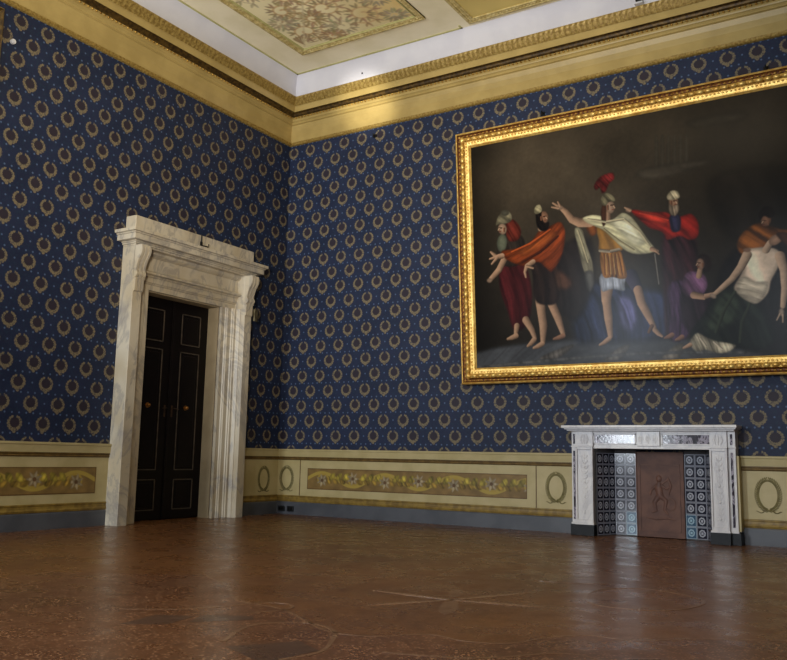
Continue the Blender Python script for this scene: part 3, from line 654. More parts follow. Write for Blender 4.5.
tone = np.clip((fx.X-1.9)/1.1, 0, 1)*fbm(fx.X*2, fx.Y*2, 9); fx.I = fx.I*(1-.75*tone[..., None])+np.array((206, 160, 72))*.75*tone[..., None]
def spiral(cx, cy, r, d, ph, col, th=.017, turns=1.6):
    pts = [(cx+d*r*(1-t*.82)*math.cos(ph+t*turns*2*PI), cy+r*(1-t*.82)*math.sin(ph+t*turns*2*PI)) for t in np.linspace(0, 1, 46)]
    fx.stroke(pts, th, col, .65)
    for i in range(0, 42, 3):
        x, y = pts[i]; a = ph+i/45*turns*2*PI; 
        for sg in (-.5, .6):
            fx.poly([(x, y), (x+d*.06*math.cos(a+sg*1.3), y+.06*math.sin(a+sg*1.3)), (x+d*.12*math.cos(a+sg*.7), y+.12*math.sin(a+sg*.7)), (x+d*.05*math.cos(a+sg*.1), y+.05*math.sin(a+sg*.1))], tuple(c_+random.randint(-6, 14) for c_ in col), .018, 40, .05, .2)
BR = (206, 174, 128); BG = (208, 192, 154)
for (cx, cy, r, d, ph) in [(1.45, -1.5, .24, 1, 0), (1.5, -2.1, .2, -1, 1), (1.98, -1.36, .2, 1, 2.4), (2.42, -1.5, .25, -1, .6), (2.05, -1.9, .25, 1, 4), (1.4, -2.7, .26, 1, 2), (2.0, -2.6, .24, -1, 3), (2.6, -2.1, .22, 1, 1), (2.55, -2.8, .26, -1, 5), (1.5, -3.4, .25, 1, 0), (2.2, -3.5, .28, -1, 1), (2.80, -1.25, .12, 1, 0), (1.72, -1.2, .13, -1, 2), (1.3, -1.85, .14, 1, 0), (1.75, -1.75, .14, 1, 5), (2.35, -2.45, .16, 1, 3), (1.75, -2.35, .15, -1, 2), (2.8, -1.75, .16, 1, 3), (1.72, -3.05, .18, 1, 1), (1.7, -4.1, .2, 1, 2), (2.6, -4.1, .22, -1, 1)]:
    spiral(cx, cy, r, d, ph, BR if (cx*7) % 2 < 1 else BG)
for a in range(9):
    t = a/8*PI*1.5-.6; fx.poly([(1.23+.05*math.cos(t-.3), -1.23-.05*math.sin(t+.3)), (1.23+.2*math.cos(t*.5), -1.23-.2*math.sin(t*.5+.2)), (1.26+.17*math.cos(t*.5), -1.25-.2*math.sin(t*.5))], BR, .012)
fx.stroke([(1.15, -1.16), (2.0, -2.3), (2.5, -3.2)], .014, BG, .6)
fx.mesh('painted_scrollwork', FRESCO, lambda X, Y: (X, Y, np.zeros_like(X)+6.897), ce)
# the next, larger compartment beyond the cream beam
qx0, qy1 = 3.58, -.56
frame_rect(qx0, -4.6, 9.2, qy1, .10, CEIL_GILT, 'gilt_moulding')
f2 = Paint(qx0+.1, -4.5, 9.1, qy1-.1, .02, (216, 194, 120)); n = fbm(f2.X*1.3, f2.Y*1.3, 4); f2.I *= (.85+.25*n)[..., None]
f2.mesh('painted_field', FRESCO, lambda X, Y: (X, Y, np.zeros_like(X)+6.897), ce)

# ------------------------------------------------------------------ door and its marble surround
dl = struct(MB().box(-.26, DY0, 0, -.24, DY1, DZ).build('door_1', DOORWOOD))
mid = (DY0+DY1)/2
for a, b, hs in ((DY0, mid-.003, -1), (mid+.003, DY1, 1)):
    lf_ = MB(); lf_.box(-.245, a, .012, -.20, b, DZ).build('door_leaf', DOORWOOD, dl, bevel=.003)
    st = .16
    for z0, z1 in ((.13, .54), (.66, 2.30), (2.40, 2.84)):
        pm = MB(); y0, y1 = a+st, b-st; X0, X1 = -.202, -.190; t = .012
        pm.box(X0, y0, z0, X1, y1, z0+t).box(X0, y0, z1-t, X1, y1, z1).box(X0, y0, z0, X1, y0+t, z1).box(X0, y1-t, z0, X1, y1, z1)
        pm.build('panel_moulding', DOORLINE, dl)
        MB().box(-.205, y0+.05, z0+.05, -.193, y1-.05, z1-.05).build('door_panel', DOORWOOD, dl, bevel=.006)
    yk = (a+b)/2-.03
    k = MB(); k.sphere((-.165, yk, 1.52), .026, 10, 7); k.tube([(-.2, yk, 1.52), (-.165, yk, 1.52)], .012, 8); k.tube([(-.197, yk, 1.52), (-.188, yk, 1.52)], .036, 12)
    k.build('door_knob', BRASS, dl, smooth=True)
h = MB()
for sg in (-1, 1):
    h.box(-.2, mid+sg*.065-.014, 1.38, -.194, mid+sg*.065+.014, 1.54)
    h.tube([(-.195, mid+sg*.065, 1.5), (-.15, mid+sg*.065, 1.5), (-.148, mid+sg*.15, 1.49)], .007)
h.build('door_handle', DARKBRASS, dl)
MB().box(-.2, mid-.018, .02, -.185, mid+.018, DZ-.02).build('astragal', DOORWOOD, dl, bevel=.005)

ds = thing('door_surround', 'tall veined white marble door surround with scroll brackets around the dark door', 'door frame', (0, (DY0+DY1)/2, 0))
ds_inv = Matrix.Translation((0, -(DY0+DY1)/2, 0))
def dpart(mb, name, mat, **k):
    mb.v = [(x+.003, y-(DY0+DY1)/2, z) for x, y, z in mb.v]; return mb.build(name, mat, ds, **k)
JW = .43; OUT = .235
# stepped jamb profile: (distance from opening, depth)
jp = [(0, -.2), (0, .045), (.07, .045), (.075, .06), (.085, .06), (.085, .075), (.16, .085), (.165, .1), (.175, .1), (.18, .085), (.19, .12), (.215, .12), (.235, .10), (.245, .13), (.26, .165), (.275, .165), (.275, .2), (.285, OUT), (JW, OUT), (JW, 0), (.001, 0), (.001, -.2)]
jp = [(0, 0), (0, .045), (.07, .045), (.078, .062), (.09, .062), (.095, .08), (.16, .085), (.168, .105), (.185, .105), (.19, .12), (.215, .125), (.225, .11), (.24, .13), (.255, .17), (.27, .175), (.275, .2), (.285, OUT), (JW, OUT), (JW, 0)]
TOPZ = 3.50
for y, sg in ((DY0, -1), (DY1, 1)):
    m = MB(); m.prism(jp, lambda p, q, t, y=y, sg=sg: (q, y+sg*p, t), 0.0, DZ)
    dpart(m, 'jamb', MARBLE, bevel=.004)
    m = MB(); m.prism([(p, q) for p, q in jp if p > .28 or p == JW][:] and [(.275, 0), (.275, .2), (.285, OUT), (JW, OUT), (JW, 0)], lambda p, q, t, y=y, sg=sg: (q, y+sg*p, t), DZ, TOPZ)
    dpart(m, 'upper_pilaster', MARBLE, bevel=.004)
    m = MB(); a, b = (y, y-.012) if sg < 0 else (y-.012, y)
    m.box(-.2, y, 0, -.002, y+(-sg)*.014, DZ); m.build('reveal', STONE, dl)
m = MB(); m.box(-.2, DY0+.014, DZ-.014, -.002, DY1-.014, DZ); m.build('reveal', STONE, dl)
# lintel architrave (same steps going up) and frieze
lp = [(q, DZ+p) for p, q in jp if p <= .19][:-1]+[(.13, 3.19), (.165, 3.2), (.165, 3.225), (.12, 3.235), (.085, 3.26), (.085, 3.43), (.12, 3.445), (.15, 3.47), (.15, 3.50), (0, 3.50)]
m = MB(); m.prism(lp, lambda p, q, t: (p, t, q), DY0-.28, DY1+.28); dpart(m, 'frieze', MARBLE, bevel=.003)
# cornice
y0, y1 = DY0-JW, DY1+JW+.02
m = MB()
for z0, z1, p in ((3.50, 3.522, .004), (3.522, 3.545, .02), (3.545, 3.56, .035), (3.56, 3.632, .105), (3.632, 3.652, .12), (3.652, 3.695, .15)):
    m.box(0, y0-p, z0, OUT+p, y1+p, z1)
dpart(m, 'cornice', MARBLE, bevel=.006)
m = MB(); m.box(0, y0+.02, 3.69, .19, y1+.03, 3.91); dpart(m, 'blocking_course', STONE and MARBLE, bevel=.008)
# scroll consoles
def console(yc):
    w2 = .078; m = MB()
    top, bot = 3.50, 3.09
    def S(t):  # S-curve of the front of the bracket: t 0 top -> 1 bottom
        return OUT+.018+.085*(.5+.5*math.cos(min(1, t*1.15)*PI))+.022*math.sin(min(1, t*2.2)*PI)+(.026*math.sin(max(0, (t-.78)/.22)*PI))
    for yy, ww, off in ((yc, w2, 0), (yc-.058, .017, .014), (yc, .017, .014), (yc+.058, .017, .014)):
        pts = [(OUT-.01, top)]+[(S(t)+off, top-(top-bot)*t) for t in np.linspace(0, 1, 30)]+[(OUT-.01, bot)]
        m.prism(pts, lambda p, q, t: (p, t, q), yy-ww, yy+ww)
    m.box(OUT-.005, yc-w2-.008, bot-.012, OUT+.03, yc+w2+.008, bot+.006)
    for q in (-.05, 0, .05):
        m.prism([(OUT-.005, bot), (OUT+.03, bot), (OUT+.022, bot-.17), (OUT-.005, bot-.19)], lambda p, z, t: (p, t, z), yc+q-.019, yc+q+.019)
    dpart(m, 'scroll_bracket', MARBLE, smooth=True, angle=40)
console(DY0-JW+.078); console(DY1+JW-.078)

# ------------------------------------------------------------------ fireplace
fp = thing('fireplace', 'white marble fireplace with blue and white tile cheeks under the large painting', 'fireplace', (5.86, 0, 0))
def fpart(mb, name, mat, **k):
    mb.v = [(x-5.86, y, z) for x, y, z in mb.v]; return mb.build(name, mat, fp, **k)
D = -.22; ZA = 1.07; ZT = 1.262
MX0, MX1 = 4.85, 6.775
m = MB(); m.box(MX0-.085, 0, ZT+.034, MX1+.045, D-.10, ZT+.066); m.box(MX0-.055, 0, ZT+.017, MX1+.03, D-.07, ZT+.034); m.box(MX0-.03, 0, ZT, MX1+.01, D-.045, ZT+.017)
fpart(m, 'mantel_shelf', MARBLE_W, bevel=.004)
m = MB(); m.box(5.1, 0, ZA, 6.56, D+.05, ZT); m.box(5.1, 0, ZA-.02, 6.56, D+.03, ZA+.012); m.box(5.12, D+.05, ZT-.022, 6.55, D+.035, ZT)
fz = fpart(m, 'frieze', MARBLE_W, bevel=.003)
def local(mb, name, mat, par, **k):
    mb.v = [(x-5.86, y, z) for x, y, z in mb.v]; return mb.build(name, mat, par, **k)
for a, b in ((5.13, 5.655), (5.955, 6.52)):
    m = MB(); t = .016; y = D+.05; za, zb = ZA+.028, ZT-.03
    m.box(a, y, za, b, y-.012, za+t).box(a, y, zb-t, b, y-.012, zb).box(a, y, za, a+t, y-.012, zb).box(b-t, y, za, b, y-.012, zb)
    local(m, 'inlay_border', MARBLE_W, fz, bevel=.002)
    local(MB().box(a+t, y+.004, za+t, b-t, y-.006, zb-t), 'inlay_panel', MARBLE_P, fz)
m = MB(); m.box(5.67, D+.05, ZA+.014, 5.94, D+.02, ZT-.004); tb = local(m, 'central_tablet', MARBLE_W, fz, bevel=.003)
m = MB()
for q in (5.72, 5.805, 5.89):
    for i in range(7):
        a = PI*i/6-PI/2
        m.tube([(q, D+.018, ZA+.05), (q+.018*math.sin(a), D+.0165, ZA+.085), (q+.032*math.sin(a), D+.017, ZA+.095+.05*math.cos(a))], [.004, .008, .003], 5, (0, 1, 0))
    m.tube([(q, D+.018, ZA+.04), (q, D+.018, ZT-.03)], .004, 5)
local(m, 'carved_leaves', MARBLE_W, tb, smooth=True)
for sg, x0, x1 in ((-1, 4.915, 5.13), (1, 6.50, 6.69)):
    # pilaster with recessed panel
    m = MB(); zt = ZA; PB = .13
    m.box(x0, 0, PB, x1, D+.02, zt); t = .018
    m.box(x0, D+.02, PB, x0+t, D, zt).box(x1-t, D+.02, PB, x1, D, zt).box(x0+t, D+.02, PB, x1-t, D, .19).box(x0+t, D+.02, zt-.035, x1-t, D, zt)
    m.box(x0-.01, 0, PB, x1+.008, D-.012, PB+.022)
    m.box(x0, 0, zt, x1-.0, D+.02, ZT)
    m.box(x0-.012, 0, zt-.004, x1+.006, D-.01, zt+.012)
    jb = fpart(m, 'jamb', MARBLE_W, bevel=.003)
    m = MB(); xc = (x0+x1)/2; y = D+.0175; Q = (0, 1, 0)
    m.tube([(xc, y, .22), (xc, y, 1.0)], .003, 6, Q)
    for i in range(12):
        z = .25+i*.061; r = .036 if i % 3 else .05
        for s_ in (-1, 1):
            m.tube([(xc, y, z), (xc+s_*r*.6, y, z+.016), (xc+s_*r, y, z+.045), (xc+s_*r*.55, y, z+.05)], [.004, .008, .006, .003], 6, Q)
        if i % 3 == 0: m.sphere((xc, y, z+.03), (.014, .005, .02), 8, 5)
    for s_ in (-1, 0, 1): m.tube([(xc+s_*.025, y, ZA+.03), (xc+s_*.045, y, ZA+.085), (xc+s_*.025, y, ZA+.15)], [.005, .014, .006], 6, Q)
    local(m, 'carved_stem', MARBLE_W, jb, smooth=True)
    # outer strip with dark inlay
    a, b = (4.85, 4.915) if sg < 0 else (6.69, 6.775)
    m = MB(); m.box(a, 0, PB, b, D+.045, ZT); m.box(a-.008, 0, PB, b+.008, D+.03, PB+.022); m.box(a-.008, 0, zt-.004, b+.008, D+.035, zt+.012)
    os_ = fpart(m, 'outer_strip', MARBLE_W, bevel=.003)
    c_ = (a+b)/2
    m = MB(); m.box(c_-.013, D+.047, .19, c_+.013, D+.041, 1.02); m.box(c_-.013, D+.047, ZA+.035, c_+.013, D+.041, ZT-.035)
    local(m, 'inlay_panel', MARBLE_P, os_)
    m = MB(); m.box(x0-.015, 0, 0, x1+.015, D-.025, PB); m.box((a-.015 if sg < 0 else a), 0, 0, (b if sg < 0 else b+.03), D+.02, PB)
    fpart(m, 'plinth', BLACK_STONE, bevel=.003)
m = MB(); m.box(6.777, 0, .15, 6.80, D+.07, .985); fpart(m, 'side_cladding', CREAM)

def tile_mat(name, ground, ink, edge):
    m = Mat(name, .13, spec=.3); t = m.nt.nodes.new('ShaderNodeUVMap'); sx = m.nt.nodes.new('ShaderNodeSeparateXYZ'); m.nt.links.new(t.outputs[0], sx.inputs[0])
    u = E(m.nt, sx.outputs[0])-.5; v = E(m.nt, sx.outputs[1])-.5; r = (u*u+v*v).op('SQRT'); a = v.op('ARCTAN2', u)
    sq = u.op('ABSOLUTE').op('MAXIMUM', v.op('ABSOLUTE'))
    ring = (r-(a*8.0).op('SINE')*.012-.25).op('ABSOLUTE').step(.07, .05)
    dot = (r+(a*4.0).op('COSINE')*.02).step(.13, .10)
    corner = (sq-.36).op('ABSOLUTE')
    brd = sq.step(.425, .44)
    c = m.mix(ring.op('MAXIMUM', dot), ground, ink); c = m.mix(brd, c, edge); m.color(c); return m.m
T_DARK = tile_mat('navy_and_white_tile', (13, 15, 34), (164, 166, 176), (134, 136, 148))
T_TEAL = tile_mat('teal_and_white_tile', (44, 78, 104), (150, 178, 192), (140, 158, 172))
def tile_panel(name, p0, p1, cols, teal_cols=(), rows=7, z0=.012, z1=1.0):
    me = bpy.data.meshes.new(name); bm = bmesh.new(); uvl = bm.loops.layers.uv.new('uv')
    p0 = Vector(p0); p1 = Vector(p1); dz = (z1-z0)/rows; d = (p1-p0)
    nrm = Vector((d.y, -d.x, 0)).normalized()
    for i in range(cols):
        for j in range(rows):
            a = p0+d*(i/cols); b = p0+d*((i+1)/cols); q = [(a, z0+j*dz), (b, z0+j*dz), (b, z0+(j+1)*dz), (a, z0+(j+1)*dz)]
            jit = nrm*random.uniform(0, .0012); e = d.normalized()*.0015
            pts = [(a+e, z0+j*dz+.0015), (b-e, z0+j*dz+.0015), (b-e, z0+(j+1)*dz-.0015), (a+e, z0+(j+1)*dz-.0015)]
            f = bm.faces.new([bm.verts.new((p.x-5.86, p.y, z)+Vector((0, 0, 0)).to_tuple() if False else (p.x+jit.x-5.86, p.y+jit.y, z)) for p, z in pts])
            for l_, uv in zip(f.loops, ((0, 0), (1, 0), (1, 1), (0, 1))): l_[uvl].uv = uv
            f.material_index = 1 if (i in teal_cols and j < 2) else 0
    # grout slab behind
    bk = [bm.verts.new((p.x-nrm.x*t-5.86, p.y-nrm.y*t, z)) for p, t, z in ((p0, .001, 0), (p1, .001, 0), (p1, .001, 1.04), (p0, .001, 1.04), (p0, .012, 0), (p1, .012, 0), (p1, .012, 1.04), (p0, .012, 1.04))]
    for ix in ((0, 1, 2, 3), (7, 6, 5, 4), (0, 4, 5, 1), (3, 2, 6, 7), (0, 3, 7, 4), (1, 5, 6, 2)):
        f = bm.faces.new([bk[i] for i in ix]); f.material_index = 2
    bm.to_mesh(me); bm.free()
    for mt in (T_DARK, T_TEAL, GROUT): me.materials.append(mt)
    o = bpy.data.objects.new(name, me); COL.objects.link(o); o.parent = fp; return o
GROUT = worn('grey_grout', (70, 68, 70), (56, 54, 56), 20, .8)
yf, yb = -.17, .13; cx0, cx1 = FX0+.004, FX1-.004; bx0, bx1 = FX0+.135, FX1-.12; pw = .262; pr = .245
tile_panel('cheek_tiles', (cx0, yf, 0), (bx0, yb, 0), 3)
tile_panel('cheek_tiles', (bx1, yb, 0), (cx1, yf, 0), 3)
tile_panel('back_tiles', (bx0, yb, 0), (bx0+pw, yb, 0), 2, (1,))
tile_panel('back_tiles', (bx1-pr, yb, 0), (bx1, yb, 0), 2, (0,))
fb0, fb1 = bx0+pw+.004, bx1-pr-.004
m = MB(); m.box(fb0, yb+.02, .008, fb1, yb-.012, 1.02); t = .02
m.box(fb0, yb-.012, .008, fb0+.012, yb-.022, 1.02).box(fb1-.012, yb-.012, .008, fb1, yb-.022, 1.02)
fb = fpart(m, 'fireboard', BOARD, bevel=.002)
m = MB(); y = yb-.014; a, b = fb0+.045, fb1-.045
for q in ((a, .08, b, .088), (a, .86, b, .868), (a, .08, a+.008, .868), (b-.008, .08, b, .868)): m.box(q[0], y, q[1], q[2], y-.006, q[3])
X = (fb0+fb1)/2; f_ = lambda p: [(X+u, y-.004, z) for u, z in p]
m.sphere((X-.01, y, .70), (.034, .012, .042), 10, 7)
m.tube(f_([(-.01, .66), (-.02, .6), (0, .5)]), [.02, .045, .04], 8, (0, 1, 0))
m.tube(f_([(-.04, .62), (-.1, .57), (-.12, .5)]), [.02, .014, .01], 8, (0, 1, 0))
m.tube(f_([(.02, .62), (.08, .58), (.14, .62)]), [.02, .014, .01], 8, (0, 1, 0))
m.tube(f_([(0, .5), (.07, .44), (.05, .33), (.09, .28)]), [.034, .024, .016, .01], 8, (0, 1, 0))
m.tube(f_([(-.01, .5), (-.07, .42), (-.05, .32), (-.1, .3)]), [.034, .024, .016, .01], 8, (0, 1, 0))
m.tube(f_([(.03, .64), (.1, .7), (.13, .62), (.1, .5)]), [.006, .02, .016, .004], 8, (0, 1, 0))
m.tube(f_([(.12+.06*math.cos(t), .4+.07*math.sin(t)) for t in np.linspace(0, 2*PI, 16)]), .006, 6, (0, 1, 0))
m.tube(f_([(-.16, .24), (-.05, .22), (.08, .24), (.17, .22)]), [.006, .012, .012, .005], 8, (0, 1, 0))
m.v = [(x-5.86, yy, z) for x, yy, z in m.v]
m.build('relief_figure', BOARD_RELIEF, fb, smooth=True)

# ------------------------------------------------------------------ the large painting
PWID, PHT = 5.75, 3.50
pt = thing('framed_painting', 'huge gilt-framed history painting of robed figures hanging on the right wall above the fireplace', 'painting', (3.283, -.10, 1.89))
pt.rotation_euler = (math.atan(.0726), 0, 0)
# local x right, z up, -y towards the room
fprof = [(0, .02), (0, -.03), (.008, -.052), (.022, -.06), (.03, -.055), (.034, -.04), (.05, -.028), (.068, -.026), (.078, -.034), (.082, -.05), (.09, -.066), (.122, -.07), (.132, -.06), (.14, -.045), (.152, -.042), (.17, -.036), (.185, -.03), (.20, -.03), (.21, -.02), (.222, -.012), (.222, .02)]
mi = [1, 1, 1, 1, 2, 2, 2, 2, 2, 0, 0, 0, 0, 0, 1, 1, 1, 1, 1, 1, 0]
def frame_mesh(W_, H_, prof, mids):
    m = MB(); k = len(prof)
    def corner(o_, y): return [(o_, y, o_), (W_-o_, y, o_), (W_-o_, y, H_-o_), (o_, y, H_-o_)]
    rings = [corner(o_, y) for o_, y in prof]
    base = len(m.v); m.v = [v for r in rings for v in r]
    for j in range(k):
        j2 = (j+1) % k
        for c in range(4):
            m.f.append((j*4+c, j*4+(c+1) % 4, j2*4+(c+1) % 4, j2*4+c)); m.m.append(mids[j % len(mids)])
    return m
m = frame_mesh(PWID, PHT, fprof, mi)
fr = m.build('gilt_frame', [GILT, GILT_BRIGHT, GILT_RED], pt, smooth=True, angle=30)
def along(W_, H_, off, step):
    out = []
    for (x0, z0, x1, z1) in ((off, off, W_-off, off), (off, H_-off, W_-off, H_-off), (off, off, off, H_-off), (W_-off, off, W_-off, H_-off)):
        L = math.hypot(x1-x0, z1-z0); n = int(L/step)
        for i in range(n+1): out.append((x0+(x1-x0)*i/n, z0+(z1-z0)*i/n, abs(x1-x0) > 1e-6))
    return out
m = MB()
for x, z, hz in along(PWID, PHT, .116, .092): m.sphere((x, -.060, z), (.050 if hz else .030, .034, .030 if hz else .050), 8, 6)
m.build('egg_ornament', GILT_BRIGHT, fr, smooth=True, angle=80)
m = MB()
for x, z, hz in along(PWID, PHT, .164, .046): m.sphere((x, -.038, z), (.016 if hz else .011, .011, .011 if hz else .016), 6, 4)
m.build('inner_bead_ornament', GILT_BRIGHT, fr, smooth=True, angle=80)
m = MB()
for x, z, hz in along(PWID, PHT, .056, .06): m.sphere((x, -.030, z), (.022 if hz else .012, .010, .012 if hz else .022), 6, 4)
m.build('leaf_ornament', GILT, fr, smooth=True, angle=80)
cv = Paint(.20, .155, PWID-.20, PHT-.20, .0065, (60, 52, 41))
n = fbm(cv.X*1.4, cv.Y*1.4, 11); n2 = fbm(cv.X*5, cv.Y*5, 21)
vert = np.clip((cv.Y-.6)/1.8, 0, 1); left = np.exp(-((cv.X-1.5)/1.3)**2)
val = .62+.5*n*vert+.45*left*vert*(.6+.5*n)+.12*(n2-.5); val *= 1-.35*np.clip((cv.X-2.6)/1.5, 0, 1)*np.clip(1.7-np.abs(cv.Y-1.6), 0, 1); val *= .55+.45*np.clip((cv.X-.2)/.6, 0, 1)
cv.I = cv.I*val[..., None]
for s_ in PAINTED:
    if s_[0] == 'p': cv.poly(s_[2], s_[1], s_[3], s_[4], s_[5], s_[6], seed=len(s_[2]))
    else: cv.limb(s_[2], s_[1])
cv.I *= (.80+.12*fbm(cv.X*30, cv.Y*30, 5))[..., None]
cv.mesh('canvas', CANVAS, lambda X_, Y_: (X_, np.zeros_like(X_)-.002, Y_), pt)
MB().box(.1, 0.001, .1, PWID-.1, .02, PHT-.1).build('backing', IRON, pt)

# a second gilt frame whose edge enters the photo at the far left
p2 = thing('framed_picture', 'gilt-framed picture high on the left wall, only its right edge in view', 'painting', (0.012, -7.435, 4.75))
m = frame_mesh(2.24, 1.08, [(0, 0), (0, -.05), (.02, -.07), (.05, -.04), (.08, -.03), (.1, -.02), (.1, 0)], [1, 1, 0, 0, 1, 0, 0])
m.v = [(-y, x, z) for x, y, z in m.v]; m.build('gilt_frame', [DARKG, GILT_DULL], p2)
MB().box(0, .09, .09, .012, 2.15, .99).build('canvas', IRON, p2)

# ------------------------------------------------------------------ small fittings
def outlet(x, label):
    t = thing('power_socket', label, 'socket', (x, -.0225, .085))
    MB().box(-.062, 0, -.04, .062, -.02, .04).build('socket_plate', BLACK_PLASTIC, t, bevel=.004)
    m = MB(); 
    for q in (-.03, .03): m.tube([(q, -.019, 0), (q, -.026, 0)], .021, 12)
    m.build('socket_face', IRON, t)
outlet(.125, 'left one of two black power sockets on the grey skirting beside the corner')
outlet(.30, 'right one of two black power sockets on the grey skirting, farther from the corner')
def hook(loc, label, sz=.03, along_y=False):
    m = MB(); m.box(-sz, 0, -sz*.8, sz, -.02, sz*.8); m.tube([(0, -.018, 0), (0, -.06, -sz*.4), (0, -.06, sz*.8)], .009, 6)
    o = m.build('picture_hook', IRON); o.location = loc; tag(o, label, 'hook'); return o
hook((1.676, -.001, 5.80), 'small dark iron hook on the wallpaper just below the cornice')
hook((4.435, -.001, 5.585), 'small dark iron bracket above the top of the large gilt frame, nearer its left end')
hook((7.263, -.001, 5.565), 'small dark iron bracket above the large gilt frame at its right end')
m = MB(); m.tube([(0, 0, .10), (0, 0, -.05), (.02, .02, -.055), (.045, .09, -.06), (.045, .10, -.02)], .009, 6)
m.box(-.006, -.018, -.06, .006, .018, .0)
o = m.build('iron_hook', IRON); o.location = (.246, -2.14, 3.80); tag(o, 'bent dark iron hook fixed to the top block of the marble door surround', 'hook')
o = MB().box(0, -.035, -.09, .03, .035, .09).build('metal_box', worn('tarnished_metal', (120, 110, 84), (84, 74, 50), 12, .4, .6), bevel=.005)
o.location = (.285, -1.02, 2.93); tag(o, 'small tarnished metal box under the right scroll bracket of the marble door surround', 'box')
m = MB(); m.tube([(0, 0, 0), (.03, 0, 0)], .03, 12); m.tube([(.03, 0, 0), (.04, 0, 0)], .018, 12)
o = m.build('wall_sensor', WHITE_PL, smooth=True); o.location = (0.0005, -5.03, 5.52); tag(o, 'tiny white round sensor high on the blue left wall', 'sensor')
m = MB(); m.box(-.05, -.03, 0, .05, .03, .022)
sb = thing('ceiling_spotlight', 'small dark spotlight standing on the cornice above the large painting', 'spotlight', (5.89, -.425, 6.577))
m.build('mount', WHITE_PL, sb)
m = MB(); m.tube([(0, .0, .022), (0, 0, .07)], [.034, .045], 12); m.tube([(0, 0, .07), (0, 0, .24)], .02, 8); m.build('lamp_head', IRON, sb, smooth=True)
o = MB().sphere((0, 0, 0), .014, 8, 6).build('ceiling_bolt', IRON); o.location = (1.66, -.378, 6.68); tag(o, 'tiny dark bolt on the white cove above the cornice', 'bolt')

# ------------------------------------------------------------------ terrazzo inlays, flush with the floor
def flat(polys, name, mat, z=.0012):
    m = MB()
    for pts in polys: m.prism(pts, lambda p, q, t: (p, q, t), .0, z)
    o = struct(m.build(name, mat)); return o
cx, cy = 5.966, -5.404
polys = []
for ex, ey in ((5.36, -5.40), (6.52, -5.29), (5.66, -5.91), (6.25, -4.80)):
    dx, dy = ex-cx, ey-cy; L = math.hypot(dx, dy); nx, ny = -dy/L, dx/L
    polys.append([(cx+nx*.012, cy+ny*.012), (cx+dx*.55+nx*.03, cy+dy*.55+ny*.03), (ex+nx*.006, ey+ny*.006), (ex-nx*.006, ey-ny*.006), (cx+dx*.55-nx*.03, cy+dy*.55-ny*.03), (cx-nx*.012, cy-ny*.012)])
flat(polys, 'trim_%d' % num, INLAY, .0016); num += 1
polys = []
for ex, ey, rl, rw in ((5.86, -5.15, .18, .05), (6.08, -5.66, .23, .058)):
    dx, dy = ex-cx, ey-cy; L = math.hypot(dx, dy); dx, dy = dx/L, dy/L
    polys.append([(ex+dx*rl*math.cos(t)-dy*rw*math.sin(t), ey+dy*rl*math.cos(t)+dx*rw*math.sin(t)) for t in np.linspace(0, 2*PI, 28)[:-1]])
flat(polys, 'trim_%d' % num, INLAY_D, .0012); num += 1
def ribbon(pts, wd, closed=False):
    p = [Vector(q) for q in pts]; q = []; n = len(p)
    rng_ = range(n) if closed else range(n-1)
    for i in rng_:
        a = p[(i-1) % n] if closed or i > 0 else p[i]; b = p[i]; c = p[(i+1) % n]; d = p[(i+2) % n] if closed or i+2 < n else c
        for t in (0, .2, .4, .6, .8): q.append(.5*((2*b)+(c-a)*t+(2*a-5*b+4*c-d)*t*t+(3*b-a-3*c+d)*t**3))
    if not closed: q.append(p[-1])
    L_, R2 = [], []
    for i in range(len(q)):
        a = q[i-1] if (closed or i) else q[i]; b = q[(i+1) % len(q)] if (closed or i < len(q)-1) else q[i]
        d = (b-a).normalized(); nn = Vector((-d.y, d.x))*wd; L_.append(q[i]+nn); R2.append(q[i]-nn)
    m = MB(); k = len(q); vs = [(p.x, p.y, z) for z in (0, .0024) for p in L_+R2]
    fs = []
    for i in range(k if closed else k-1):
        j = (i+1) % k; fs += [(2*k+i, 2*k+j, 3*k+j, 3*k+i), (i, j, 2*k+j, 2*k+i), (k+i, 3*k+i, 3*k+j, k+j)]
    return vs, fs
# coarse terrazzo border in the foreground with lobed edge
lob = [(4.0, -5.6), (4.5, -5.9), (4.9, -6.25), (5.3, -6.32), (5.62, -6.5), (5.95, -6.68), (6.2, -6.62), (6.38, -6.42), (6.6, -6.45), (6.8, -6.36), (6.9, -6.12), (7.05, -5.93), (7.28, -5.92), (7.5, -5.7), (7.8, -5.5), (8.2, -5.3), (9.0, -5.1), (9.4, -9.5), (3.2, -9.5), (3.0, -6.2)]
flat([lob], 'trim_%d' % num, FLOOR_C, .0012); num += 1
m = MB()
for pts, wd, cl in ((lob[:16], .009, False), ([(5.67, -7.18), (5.52, -6.85), (5.58, -6.65), (5.76, -6.56), (5.95, -6.66), (6.08, -6.86), (6.17, -7.08), (6.12, -7.3)], .012, False),
        ([(4.6, -6.9), (4.93, -6.64), (5.10, -6.25), (5.25, -6.17), (5.36, -6.3), (5.28, -6.55)], .01, False), ([(5.93, -4.01), (6.0, -4.15), (6.08, -4.22), (6.3, -4.18), (6.53, -4.05)], .012, False),
        ([(6.4, -6.9), (6.8, -6.75), (7.1, -6.4), (7.4, -6.45), (7.7, -6.2)], .01, False), ([(6.6, -4.3), (6.9, -4.1), (7.3, -4.4), (7.2, -4.9), (6.8, -5.0), (6.6, -4.7)], .01, True)):
    m.add(*ribbon(pts, wd, cl))
struct(m.build('trim_%d' % num, INLAY_D)); num += 1
flat([[(5.75, -7.25), (5.95, -6.95), (6.15, -7.05), (6.1, -7.4)], [(5.1, -6.75), (5.35, -6.6), (5.42, -6.68), (5.2, -6.95)], [(4.9, -6.9), (5.1, -6.8), (5.15, -7.05), (4.95, -7.2)]], 'trim_%d' % num, INLAY_G, .0019)

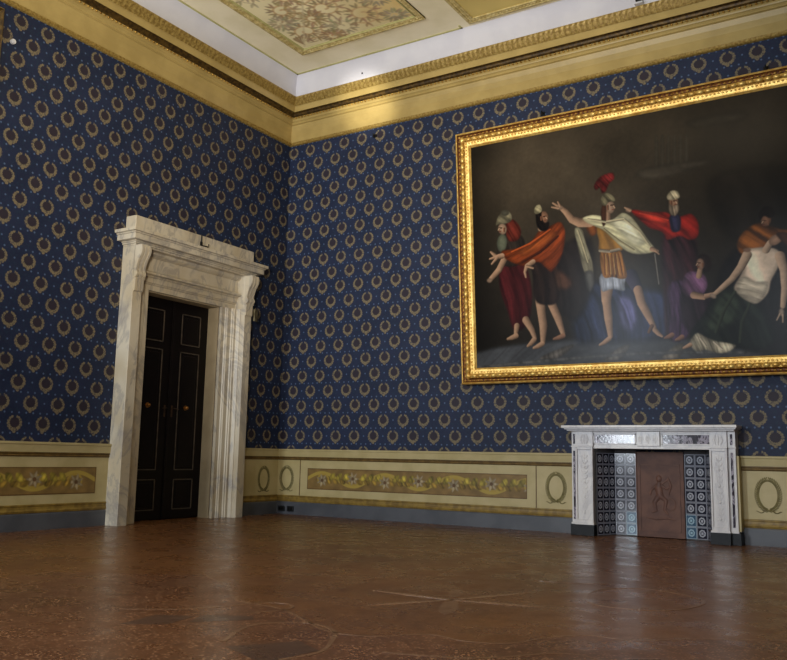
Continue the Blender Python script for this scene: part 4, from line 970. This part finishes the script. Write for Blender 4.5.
# ------------------------------------------------------------------ light
def area(name, loc, rot, sx, sy, power, col):
    l = bpy.data.lights.new(name, 'AREA'); l.shape = 'RECTANGLE'; l.size = sx; l.size_y = sy; l.energy = power; l.color = col
    o = bpy.data.objects.new(name, l); COL.objects.link(o); o.location = loc; o.rotation_euler = rot; return o
for k, (a, b) in enumerate(WINS):
    area('window_daylight', ((a+b)/2, RY+.03, (WZ0+WZ1)/2), (PI/2, 0, 0), b-a, WZ1-WZ0, (520, 220, 110)[k], (.84, .92, 1.0))
def spot(name, loc, target, power, col, ang, blend=1., r=.2):
    l = bpy.data.lights.new(name, 'SPOT'); l.energy = power; l.color = col; l.spot_size = math.radians(ang); l.spot_blend = blend; l.shadow_soft_size = r
    o = bpy.data.objects.new(name, l); COL.objects.link(o); o.location = loc
    o.rotation_euler = (Vector(target)-Vector(loc)).to_track_quat('-Z', 'Y').to_euler(); return o
spot('added_ceiling_fill', (6.5, -9.5, 2.2), (1.6, -1.6, 6.7), 2300, (1.0, .9, .74), 75, 1, .3)  # added fill to brighten the ceiling corner; no lamp stands here
spot('accent_spotlight', (5.0, -7.5, 3.0), (1.58, -.12, 6.3), 4300, (1.0, .95, .8), 8, 1, .12)
area('added_overhead_fill', (6.0, -7.0, 6.2), (0, 0, 0), 1.6, 1.6, 90, (1.0, .8, .55))  # added warm overhead fill; no fitting hangs here
wd = bpy.data.worlds.new('World'); bpy.context.scene.world = wd; wd.use_nodes = True
wd.node_tree.nodes['Background'].inputs[0].default_value = (.6, .75, 1, 1); wd.node_tree.nodes['Background'].inputs[1].default_value = .5

# ------------------------------------------------------------------ camera
f, yaw, pitch, roll = 842., -.5622, .1499, .0199
fw = Vector((math.sin(yaw)*math.cos(pitch), math.cos(yaw)*math.cos(pitch), math.sin(pitch)))
r = Vector((math.cos(yaw), -math.sin(yaw), 0)); u = r.cross(fw)
c, s = math.cos(roll), math.sin(roll); R_ = c*r+s*u; U_ = -s*r+c*u
cd = bpy.data.cameras.new('camera'); co = bpy.data.objects.new('camera', cd); COL.objects.link(co)
M = Matrix((R_, U_, -fw)).transposed().to_4x4(); M.translation = Vector((8.594, -10.341, .895)); co.matrix_world = M
cd.sensor_width = 36; cd.lens = f*36/787; cd.clip_end = 60; cd.clip_start = .05
sc = bpy.context.scene; sc.camera = co
sc.view_settings.view_transform = 'Standard'; sc.view_settings.look = 'None'; sc.view_settings.gamma = 1; sc.view_settings.exposure = 0
sc.view_settings.use_curve_mapping = False
sc.cycles.use_denoising = True
sc.cycles.max_bounces = 8
